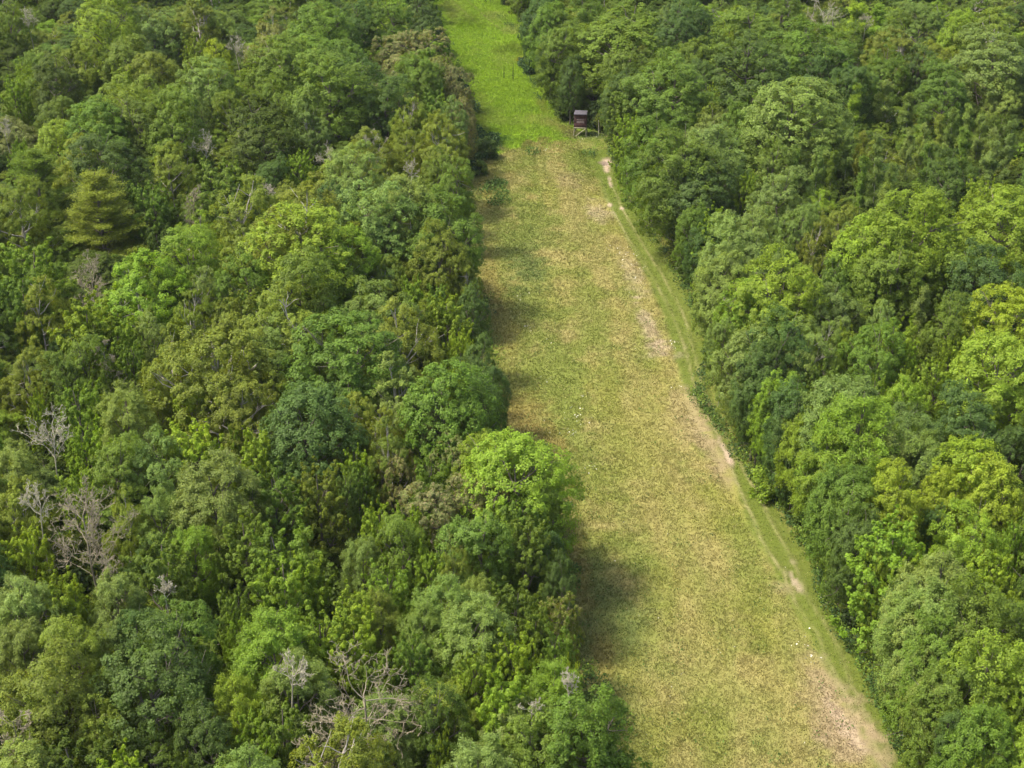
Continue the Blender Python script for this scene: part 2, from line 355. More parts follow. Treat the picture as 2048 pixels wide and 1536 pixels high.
# grass blades on the strip
def gz(x, y): return (n1.fbm(x * .12, y * .12) - .5) * .25 + .15
def grass():
    T = 420000
    y = 58 + (345 - 58) * rng.random(T) ** 1.6
    py = to_px(np.zeros(T), y, 0)[1]; d = depth(0, y, 0)
    a = (lsil(py) - 1024) / F * d - 4.0; b_ = (rsil(py) - 1024) / F * d + 2.6
    x = a + (b_ - a) * rng.random(T)
    px, py = to_px(x, y, 0)
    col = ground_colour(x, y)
    sc = (py + 800) / 2336 * 30
    dtr = np.abs(px - np.interp(py, ty, tx)) / (sc * 1.6)
    far = sstep(12, -12, py - (306 - (px - 975) * .17))
    low = sstep(1.0, 1.4, dtr) * .8 + .2
    sand = sstep(.40, .47, col[:, 0]) * sstep(.2, .28, col[:, 2])
    keep = (rng.random(T) > sand * .8) & ((rng.random(T) < .5 + .5 * low))
    x, y, col, far, low = x[keep], y[keep], col[keep], far[keep], low[keep]
    T = len(x); B = 3
    h = (0.06 + .13 * low * rng.random(T)) * (1 + .5 * far) * (.75 + .5 * n3.fbm(x * .4, y * .4))
    jit = .93 + .24 * rng.random(T)
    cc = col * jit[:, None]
    dry = (rng.random(T) < .06) & (far < .5)
    cc[dry] = np.array((0.46, 0.41, 0.17)) * (.7 + .5 * rng.random(dry.sum()))[:, None]
    dk = rng.random(T) < .10
    cc[dk] *= .78
    V = []; C = []
    for i in range(B):
        an = rng.random(T) * 2 * np.pi; wd = (.022 + .03 * rng.random(T)) * (1 + .9 * far) * (1 + (y - 100) / 260)
        dx, dy = np.cos(an), np.sin(an); le = h * (.3 + .5 * rng.random(T)); la = rng.random(T) * 2 * np.pi
        ox = x + .10 * rng.normal(size=T); oy = y + .10 * rng.normal(size=T); oz = gz(ox, oy) - .02
        p0 = np.stack([ox - dx * wd, oy - dy * wd, oz], -1); p1 = np.stack([ox + dx * wd, oy + dy * wd, oz], -1)
        p2 = np.stack([ox + le * np.cos(la), oy + le * np.sin(la), oz + h * (.7 + .5 * rng.random(T))], -1)
        V.append(np.stack([p0, p1, p2], 1)); C.append(np.repeat(cc * (.9 + .25 * rng.random(T))[:, None], 3, 0).reshape(T, 3, 3))
    V = np.concatenate(V).reshape(-1, 3); C = np.concatenate(C).reshape(-1, 3)
    me = mesh_np('meadow_grass', V, 3, np.arange(len(V)).reshape(-1, 3), [vcol_material('grass blades', 'cover', .8, .25)], {'cover': np.clip(C, 0, .8)})
    o = obj('meadow_grass', me); o['kind'] = 'stuff'; o['label'] = 'short dry and green grass growing over the meadow strip'; o['category'] = 'grass'
grass()
def herbs():
    """leafy weeds, tall forbs and white flower heads"""
    parts = []; cols = []
    def clump(px, py, rad, n, h, col, size, zlo=0.0):
        p = at(px, py)
        a = rng.random(n) * 2 * np.pi; r = rad * np.sqrt(rng.random(n))
        x = p[0] + r * np.cos(a); y = p[1] + r * np.sin(a) * 1.3
        z = gz(x, y) + zlo + h * rng.random(n) ** .7
        nn = nrm(rng.normal(size=(n, 3)) + np.array([0, 0, .9]))
        parts.append(leaf_quads(np.stack([x, y, z], -1), nn, size * (.6 + .8 * rng.random(n)), .7))
        cols.append(np.repeat(np.asarray(col)[None] * (.65 + .7 * rng.random((n, 1))), 4, 0))
    G1 = (0.085, 0.15, 0.03); G2 = (0.06, 0.11, 0.035); G3 = (0.13, 0.23, 0.03)
    for px, py in ((975, 385), (985, 375), (1000, 392), (992, 372), (1005, 405), (990, 408), (1003, 375), (1180, 312), (1065, 308), (945, 285), (990, 300)):
        clump(px, py, 1.2, 160, .7, G1, .25)
    for px, py, r_ in ((950, 280, 1.6), (962, 295, 1.5), (983, 290, 1.3), (955, 322, 1.6), (945, 350, 1.3), (1050, 135, 1.3), (1058, 150, 1.2), (938, 225, 1.8), (930, 190, .8)):
        clump(px, py, r_, 700, 1.4, G2, .3)
    for k in range(420):      # leafy crop in the far plot
        py = 20 + 285 * rng.random(); px = lsil(py) + (rsil(py) - lsil(py)) * rng.random()
        clump(px, py, .9, 14, .35, (.22, .33, .035) if rng.random() < .7 else (.15, .25, .03), .17)
    for k in range(520):      # brambles and tall weeds along both wood edges
        py = -40 + 1600 * rng.random(); left = rng.random() < .35; sc_ = (py + 800) / 2336 * 30
        px = (np.interp(py, sly, slx) + sc_ * rng.normal() * .5 - sc_ * 1.1) if left else (np.interp(py, sry, srx) - sc_ * (rng.random() * .5 - .35))
        if not left and 225 < py < 300: continue
        clump(px, py, .5 + .6 * rng.random(), 60, .25 + .8 * rng.random(), (G1, G2, (0.16, .24, .03))[rng.integers(0, 3)], .19)
    for k in range(220):      # taller green forbs in the near part
        py = 320 + 1216 * rng.random(); t = rng.random() ** 1.5
        px = lsil(py) + 30 + (rsil(py) - lsil(py) - 60) * t
        if abs(px - np.interp(py, ty, tx)) < 40 * (py + 800) / 2336: continue
        clump(px, py, .5 + .5 * rng.random(), 14, .3, G1, .14)
    k = sum(len(p) for p in parts)
    V = np.concatenate(parts).reshape(-1, 3); C = np.concatenate(cols)
    me = mesh_np('weeds', V, 4, np.arange(k * 4).reshape(k, 4), [vcol_material('weed leaves', 'cover', .7, .3)], {'cover': np.clip(C, 0, .9)})
    o = obj('weeds', me); o['kind'] = 'stuff'; o['label'] = 'leafy green weeds standing among the meadow grass'; o['category'] = 'weeds'
    parts.clear(); cols.clear()
    spots = [(1150, 838, 1.3, 26), (1165, 850, 1.0, 18), (1170, 800, .7, 12), (1090, 768, .7, 12), (1145, 876, .5, 18), (1130, 870, .6, 8), (1175, 940, .8, 9), (1180, 945, .8, 6), (1065, 665, .7, 8), (1052, 660, .5, 6),
             (1095, 690, .6, 6), (1030, 605, .7, 8), (1040, 600, .8, 7), (1255, 520, 1.4, 34), (1268, 540, 1.4, 28), (1250, 508, 1.0, 22), (1285, 570, 1.2, 12), (1345, 690, .7, 10), (1350, 700, .6, 7), (1360, 780, 1.0, 12),
             (1230, 505, 1.2, 8), (1450, 1305, .7, 8), (1605, 1275, .7, 9), (1608, 1310, 1.0, 12), (1620, 1320, .8, 9), (1250, 1063, .6, 2), (1082, 305, .8, 4), (1070, 318, .8, 4), (1100, 310, .7, 3), (1170, 285, 1.2, 5), (1200, 284, 1, 4), (1352, 1375, 1.5, 5)]
    for px, py, r_, n in spots: clump(px, py, r_, max(2, n * 2 // 3), .15, (0.62, 0.60, 0.48), .15, .3)
    for k in range(50):
        py = 330 + 1200 * rng.random(); px = lsil(py) + 60 + (rsil(py) - lsil(py) - 100) * rng.random()
        clump(px, py, .5, 1, .1, (0.55, 0.53, 0.36), .13, .3)
    k = sum(len(p) for p in parts)
    V = np.concatenate(parts).reshape(-1, 3); C = np.concatenate(cols)
    me = mesh_np('wildflowers', V, 4, np.arange(k * 4).reshape(k, 4), [vcol_material('white petals', 'cover', .8, .2)], {'cover': np.clip(C, 0, .85)})
    o = obj('wildflowers', me); o['kind'] = 'stuff'; o['label'] = 'scattered white flower heads in the meadow grass'; o['category'] = 'flowers'
herbs()

# ------------------------------------------------------------------ tree shapes (each a crown mesh and a trunk mesh of real size)
def lobed(seed, R=3.5, H=12.5, zc0=2.2, nl=66, lr=(.85, 1.3), nt_=11, leaves=20000, lsize=.24, aspect=.62, flat=1.0, up=.36, irregular=.14, brown=0.0, top=0.0, droop=0.0, gap=0.0, yel=.35):
    """round crown built from leafy lobes, each lobe from tufts, each tuft from leaves"""
    r = np.random.default_rng(seed)
    ch = (H - zc0) / 2; cz = zc0 + ch
    # lobe centres on the crown shell, with a few inside
    k = np.arange(nl) + .5
    ph = np.arccos(1 - 1.72 * k / nl); th = np.pi * (1 + 5 ** .5) * k + r.random() * 6
    d = np.stack([np.sin(ph) * np.cos(th), np.sin(ph) * np.sin(th), np.cos(ph)], -1) + r.normal(size=(nl, 3)) * .12
    d = nrm(d)
    # low frequency bulges give each crown its own outline
    q = r.normal(size=(6, 3)); am = r.normal(size=6)
    bul = 1 + irregular * sum(a * np.sin(2.1 * (d @ v) + i) for i, (a, v) in enumerate(zip(am, q)))
    bul = np.clip(bul, .62, 1.3)
    Lr = r.uniform(lr[0], lr[1], nl)
    shp = np.array([R, R, ch])
    tp = 1 - top * np.clip(d[:, 2:3], 0, 1) * np.array([[1, 1, 0]])
    c = d * (shp - .8 * Lr[:, None]) * bul[:, None] * tp + np.array([0, 0, cz])
    inner = r.random(nl) < .12; c[inner] = (c[inner] - [0, 0, cz]) * .7 + [0, 0, cz]
    if gap:
        keep = r.random(nl) > gap * (np.abs(d[:, 2]) < .8); c, Lr, d = c[keep], Lr[keep], d[keep]; nl = len(c)
    out_ = nrm((c - [0, 0, cz]) / shp)
    # tufts
    td = nrm(r.normal(size=(nl, nt_, 3)) + out_[:, None] * .9 + np.array([0, 0, .5]))
    tc_ = c[:, None] + td * Lr[:, None, None] * np.array([1, 1, flat]) * r.uniform(.78, 1.2, (nl, nt_, 1))
    tr_ = Lr[:, None] * r.uniform(.22, .44, (nl, nt_))
    li = r.integers(0, nl, leaves); ti = r.integers(0, nt_, leaves)
    ld = nrm(r.normal(size=(leaves, 3)) + td[li, ti] * .7)
    pos = tc_[li, ti] + ld * tr_[li, ti][:, None] * np.array([1, 1, .9]) * r.random((leaves, 1)) ** .4
    if droop: pos[:, 2] -= droop * r.random(leaves) ** 2 * 1.6
    nn = nrm(ld * .40 + td[li, ti] * .45 + out_[li] * .40 + np.array([0, 0, up]) + r.normal(size=(leaves, 3)) * .36)
    sz = lsize * r.uniform(.65, 1.3, leaves)
    tone = r.random((nl, nt_))[li, ti] * .5 + r.random(leaves) * .5
    lv = np.stack([tone, np.clip(r.random(leaves) * yel * 2 * (.4 + .6 * r.random((nl, nt_))[li, ti]), 0, 1), (r.random(leaves) < brown * (.3 + 1.4 * r.random((nl, nt_))[li, ti])) * .9], -1)
    V = leaf_quads(pos, nn, sz, aspect, r=r)
    crown = crown_mesh('crown', [(V, lv)])
    pick = r.permutation(nl)[:12]
    return crown, trunk_paths(r, H, zc0, c[pick], Lr[pick])
def trunk_paths(r, H, z0, ends, lr, rad=.2):
    top = np.array([r.normal() * .4, r.normal() * .4, H * .86]); n = 7
    t = np.linspace(0, 1, n)
    P = np.stack([top[0] * t ** 2, top[1] * t ** 2, -0.3 + (top[2] + .3) * t], -1); P[1:, :2] += r.normal(size=(n - 1, 2)) * .08
    paths = [(P, rad * (1 - .85 * t) + .015)]
    for e, l in zip(ends, lr):
        s = np.clip((e[2] - 2.2) / top[2], .22, .85)
        j = np.array([np.interp(s, t, P[:, i]) for i in range(3)])
        paths.append((curve(j, e + nrm(e - j) * l * .75, np.array([0, 0, -.3]), 5, r, .1), np.linspace(rad * .45, .02, 5)))
        for q in range(3):
            p = curve(j, e, np.array([0, 0, -.3]), 5, r)[3]
            paths.append((curve(p, e + r.normal(size=3) * l * .8, np.zeros(3), 4, r, .05), np.linspace(.045, .012, 4)))
    return paths
def plumed(seed, R=3.5, H=13, zc0=1.8, npl=60, leaves=19000, lsize=.25, spread=.55, L=(1.5, 2.6), rad=.55, aspect=.7, yel=.4, cone=.45):
    """upright maple crown of upswept pointed leafy sprays"""
    r = np.random.default_rng(seed)
    k = (np.arange(npl) + .5) / npl
    z = zc0 + (H - 1.4 - zc0) * k ** .85
    prof = np.sin(np.clip((z - zc0) / (H - zc0) * .78 + .16, 0, 1) * np.pi) ** .6 * (1 - cone * k)
    th = np.arange(npl) * 2.39996 + r.random() * 6
    rr = R * .72 * prof * np.sqrt(r.uniform(.15, 1, npl))
    base = np.stack([rr * np.cos(th), rr * np.sin(th), z - 1.0], -1)
    o = np.stack([np.cos(th), np.sin(th), np.zeros(npl)], -1)
    ax = nrm(o * spread * (rr / R + .25)[:, None] * 2 + np.array([0, 0, 1.0]) + r.normal(size=(npl, 3)) * .16)
    ln = r.uniform(*L, npl); rd = rad * r.uniform(.75, 1.3, npl)
    tufts = 9
    t = (np.arange(tufts) + .3) / tufts
    side = nrm(r.normal(size=(npl, tufts, 3)))
    tc_ = base[:, None] + ax[:, None] * (ln[:, None] * t)[..., None] + side * (rd[:, None] * (1.05 - t) ** .7 * .9)[..., None]
    tr_ = np.broadcast_to(rd[:, None] * (.62 - .36 * t), (npl, tufts))
    li = r.integers(0, npl, leaves); ti = r.integers(0, tufts, leaves)
    ld = nrm(r.normal(size=(leaves, 3)) + side[li, ti] * .6 + ax[li] * .5)
    pos = tc_[li, ti] + ld * tr_[li, ti][:, None] * r.random((leaves, 1)) ** .4
    nn = nrm(ld * .6 + side[li, ti] * .4 + o[li] * .3 + np.array([0, 0, .45]) + r.normal(size=(leaves, 3)) * .4)
    tone = r.random((npl, tufts))[li, ti] * .45 + r.random(leaves) * .55
    lv = np.stack([tone, np.clip(r.random(leaves) * yel * 2 * (.3 + .7 * (ti / tufts)), 0, 1), np.zeros(leaves)], -1)
    V = leaf_quads(pos, nn, lsize * r.uniform(.65, 1.3, leaves), aspect, r=r)
    pick = r.permutation(npl)[:12]
    return crown_mesh('crown', [(V, lv)]), trunk_paths(r, H, zc0, base[pick], np.full(12, .8))
def feathery(seed, R=3.6, H=12.5, zc0=1.8, nb=66, leaves=26000, lsize=.26, yel=.3):
    """pale willow or ash like crown: soft drooping bunches of narrow leaves"""
    r = np.random.default_rng(seed)
    ch = (H - zc0) / 2; cz = zc0 + ch
    k = np.arange(nb) + .5
    ph = np.arccos(1 - 1.7 * k / nb); th = np.pi * (1 + 5 ** .5) * k + r.random() * 6
    d = nrm(np.stack([np.sin(ph) * np.cos(th), np.sin(ph) * np.sin(th), np.cos(ph)], -1) + r.normal(size=(nb, 3)) * .14)
    c = d * np.array([R * .76, R * .76, ch * .82]) * r.uniform(.72, 1.12, (nb, 1)) + [0, 0, cz]
    sp = 12
    sd = nrm(r.normal(size=(nb, sp, 3)) * .8 + d[:, None] * .8 + np.array([0, 0, .55]))
    sl = r.uniform(.7, 1.35, (nb, sp))
    li = r.integers(0, nb, leaves); ti = r.integers(0, sp, leaves); t = r.random(leaves) ** .6
    D = sd[li, ti]
    pos = c[li] + D * (sl[li, ti] * t)[:, None] + r.normal(size=(leaves, 3)) * (.20 * (1.1 - .6 * t))[:, None]
    pos[:, 2] -= .28 * t ** 2 * sl[li, ti]
    nn = nrm(D * .4 + d[li] * .45 + np.array([0, 0, .5]) + r.normal(size=(leaves, 3)) * .45)
    V = leaf_quads(pos, nn, lsize * r.uniform(.7, 1.3, leaves), .34, tdir=D + r.normal(size=(leaves, 3)) * .5, r=r)
    tone = r.random((nb, sp))[li, ti] * .45 + r.random(leaves) * .55
    lv = np.stack([tone, np.clip(r.random(leaves) * yel * 2, 0, 1), np.zeros(leaves)], -1)
    pick = r.permutation(nb)[:12]
    return crown_mesh('crown', [(V, lv)]), trunk_paths(r, H, zc0, c[pick], np.full(12, .9))
def aspen(seed, R=1.5, H=12, leaves=8000):
    r = np.random.default_rng(seed)
    nb = 46; k = (np.arange(nb) + .5) / nb
    z = 3.2 + (H - 3.2) * np.sort(r.random(nb)) ** .9; k = (z - 3.2) / (H - 3.2); th = r.random(nb) * 6.283
    rr = R * (1 - k * .93) ** .5 * (.3 + .8 * r.random(nb)) * np.clip(k * 6 + .3, 0, 1)
    tip = np.stack([rr * np.cos(th), rr * np.sin(th), z + rr * r.uniform(.4, 1.2, nb)], -1); root = np.stack([0 * z, 0 * z, z], -1)
    li = r.integers(0, nb, leaves); t = r.random(leaves) ** .55
    pos = root[li] * (1 - t)[:, None] + tip[li] * t[:, None] + r.normal(size=(leaves, 3)) * .17
    o = nrm(tip - root + 1e-6)[li]
    nn = nrm(o * .7 + np.array([0, 0, .35]) + r.normal(size=(leaves, 3)) * .55)
    V = leaf_quads(pos, nn, .145 * r.uniform(.6, 1.3, leaves), .8, r=r)
    tone = r.random(nb)[li] * .4 + r.random(leaves) * .6
    lv = np.stack([tone, r.random(leaves) * .5, np.zeros(leaves)], -1)
    t = np.linspace(0, 1, 8); P = np.stack([.12 * np.sin(t * 5 + seed), .1 * np.cos(t * 4 + seed), -.3 + (H - .2) * t], -1)
    paths = [(P, .085 * (1 - .85 * t) + .01)] + [(np.array([root[i], tip[i]]), np.array([.022, .008])) for i in range(0, nb, 2)]
    return crown_mesh('crown', [(V, lv)]), paths
def pine(seed, R=3.1, H=14, leaves=46000):
    r = np.random.default_rng(seed)
    cl = []; ax = []; br = []
    for w in range(13):
        f = np.clip((w + r.normal() * .35) / 12, 0, 1); z = 3.2 + (H - 4.2) * f
        L = R * (1 - f) ** .62 * .96 + .35
        nbr = 7
        for i in range(nbr):
            a = i / nbr * 2 * np.pi + w * .8 + r.normal() * .25
            ll = L * r.uniform(.6, 1.15); z = 3.2 + (H - 4.2) * f + r.normal() * .22; rise = .15 + .9 * f + r.normal() * .08
            d = np.array([np.cos(a), np.sin(a), rise]);
            br.append((np.array([0, 0, z]), np.array([0, 0, z]) + d * np.array([ll, ll, ll * .9])))
            for s in np.linspace(.35, 1, max(3, int(ll * 2.2))):
                for sgn in (-1, 0, 1):
                    p = np.array([0, 0, z]) + d * np.array([ll * s, ll * s, ll * s * .9]) + np.array([-np.sin(a), np.cos(a), 0]) * sgn * .38 * (1.15 - s * .6) * ll * .45 + r.normal(size=3) * .08
                    cl.append(p); ax.append(nrm(d * np.array([1, 1, .4]) + np.array([0, 0, .55]) + np.array([-np.sin(a), np.cos(a), 0]) * sgn * .5))
    cl = np.array(cl); ax = np.array(ax)
    li = r.integers(0, len(cl), leaves); t = r.random(leaves)
    pos = cl[li] + ax[li] * (t * .42 - .05)[:, None] + r.normal(size=(leaves, 3)) * np.array([.19, .19, .11])
    td = ax[li] + r.normal(size=(leaves, 3)) * .5
    nn = nrm(r.normal(size=(leaves, 3)) * .6 + np.array([0, 0, .8]))
    V = leaf_quads(pos, nn, .24 * r.uniform(.7, 1.2, leaves), .22, tdir=td, r=r)
    tone = r.random(len(cl))[li] * .4 + r.random(leaves) * .6
    lv = np.stack([tone, t * .7, np.zeros(leaves)], -1)
    t = np.linspace(0, 1, 8); P = np.stack([0 * t, 0 * t, -.3 + H * t], -1)
    paths = [(P, .2 * (1 - .9 * t) + .012)] + [(curve(a, b, np.array([0, 0, -.1]), 4, r), np.linspace(.06, .015, 4)) for a, b in br]
    return crown_mesh('crown', [(V, lv)]), paths
def shrub(seed, R=1.6, H=2.6, leaves=3600, lsize=.22):
    r = np.random.default_rng(seed)
    nb = 22
    d = nrm(r.normal(size=(nb, 3)) + np.array([0, 0, .7])); c = np.abs(d) * np.sign(d) * np.array([R * .75, R * .75, H * .62]) + [0, 0, H * .3]
    li = r.integers(0, nb, leaves); ld = nrm(r.normal(size=(leaves, 3)) + np.array([0, 0, .3]))
    pos = c[li] + ld * .55 * r.random((leaves, 1)) ** .4; pos[:, 2] = np.abs(pos[:, 2])
    nn = nrm(ld + np.array([0, 0, .6]) + r.normal(size=(leaves, 3)) * .4)
    V = leaf_quads(pos, nn, lsize * r.uniform(.65, 1.3, leaves), .6, r=r)
    return crown_mesh('crown', [(V, np.stack([r.random(leaves), r.random(leaves) * .5, np.zeros(leaves)], -1))]), [(np.array([[0, 0, -.1], [0, 0, H * .6]]), np.array([.05, .02]))] + [(np.array([[0, 0, 0], list(x)]), np.array([.03, .01])) for x in c[:8]]
def dead_paths(seed, H=12, spread=1.0, lean=(0, 0), n1_=9, rad=.17, upness=.5, fine=1.0):
    r = np.random.default_rng(seed); paths = []
    def grow(p, d, L, R, lev):
        n = 6; P = [p]; dd = d.copy()
        for i in range(n - 1):
            dd = nrm(dd + r.normal(size=3) * (.13 + .10 * lev) + np.array([0, 0, .05])); P.append(P[-1] + dd * L / (n - 1))
        P = np.array(P); paths.append((P, np.linspace(R, max(R * .35, .012), n)))
        if lev >= 3: return
        k = {0: n1_, 1: 5, 2: 3}[lev]
        for j in range(k):
            s = r.uniform(.35 if lev == 0 else .25, 1.0)
            q = np.array([np.interp(s * (n - 1), np.arange(n), P[:, i]) for i in range(3)])
            a = r.random() * 6.283
            o = np.array([np.cos(a), np.sin(a), 0])
            nd = nrm(dd * .45 + o * spread * (.75 if lev == 0 else .6) + np.array([0, 0, upness * (.8 if lev == 0 else .4)]) + r.normal(size=3) * .15)
            grow(q, nd, L * r.uniform(.38, .58) * (1 if lev == 0 else 1.05), R * .48, lev + 1)
    grow(np.array([0, 0, -.3]), nrm(np.array([lean[0], lean[1], 1.0])), H * .72, rad, 0)
    return [(p, np.maximum(q, .016 * fine)) for p, q in paths]

SHAPES = {}   # code -> list of (crown mesh, trunk mesh, R, H, zc0)
def reg(code, res, R, H, bark):
    crown, paths = res
    SHAPES.setdefault(code, []).append((crown, tube_mesh('trunk', paths, bark), R, H))
for s in range(4):
    reg('r', lobed(100 + s, nl=88, lr=(.75, 1.25), nt_=14, leaves=46000, lsize=.165, irregular=.10, up=.40), 3.5, 12.5, BARK)
for s in range(5):
    reg('o', lobed(200 + s, nl=62, lr=(.8, 1.45), nt_=14, leaves=44000, lsize=.17, irregular=.2, gap=.08, zc0=1.5), 3.5, 12.5, BARK)
for s in range(4):
    reg('b', lobed(300 + s, nl=64, lr=(.7, 1.15), nt_=10, leaves=44000, lsize=.135, irregular=.12, up=.3, droop=.16, gap=.14, zc0=2.2, yel=.45, top=.15, aspect=.7), 3.3, 12.5, BIRCHBARK)
for s in range(2):
    reg('s', lobed(400 + s, nl=60, lr=(.6, .95), nt_=14, leaves=40000, lsize=.165, irregular=.14, brown=.16), 3.4, 12.5, BARK)
for s in range(4):
    reg('m', plumed(500 + s, npl=58 + 4 * s, cone=.10 + .11 * s, leaves=44000, lsize=.175), 3.5, 13, BARK)
for s in range(3):
    reg('w', feathery(600 + s, leaves=48000, lsize=.20, nb=76), 3.6, 12.5, BARK)
for s in range(5):
    reg('a', aspen(700 + s, R=1.9, leaves=15000), 1.9, 12, BIRCHBARK)
for s in range(2):
    reg('p', pine(800 + s), 3.1, 14, BARK)
for s in range(3):
    reg('h', shrub(900 + s), 1.6, 2.8, BARK)

TONES = {  # leaf base colours
 'D': (0.077, 0.126, 0.016), 'T': (0.075, 0.132, 0.025), 'G': (0.113, 0.184, 0.022), 'L': (0.166, 0.258, 0.022), 'Y': (0.208, 0.295, 0.022),
 'O': (0.150, 0.204, 0.024), 'P': (0.156, 0.228, 0.048), 'B': (0.162, 0.195, 0.058)}
TONEW = {'D': 'dark green', 'T': 'deep blue-green', 'G': 'mid green', 'L': 'fresh light green', 'Y': 'yellow-green', 'O': 'olive', 'P': 'pale grey-green', 'B': 'brownish green'}
KINDW = {'r': 'round-topped broadleaf', 'o': 'knobbly broadleaf', 'b': 'fine-leaved birch', 's': 'brown-flecked broadleaf', 'm': 'upswept maple', 'w': 'feathery-leaved tree',
         'a': 'slender aspen', 'p': 'layered pine'}
KINDN = {'r': 'broadleaf_tree', 'o': 'broadleaf_tree', 'b': 'birch_tree', 's': 'broadleaf_tree', 'm': 'maple_tree', 'w': 'feathery_tree', 'a': 'aspen_tree', 'p': 'pine_tree'}
GROUPW = {'r': 'round-topped broadleaf trees of the wood', 'o': 'knobbly-crowned broadleaf trees of the wood', 'b': 'birches of the wood', 's': 'brown-flecked trees of the wood', 'm': 'maples of the wood',
          'w': 'feathery-leaved trees of the wood', 'a': 'slender aspens of the wood', 'p': 'pines of the wood'}

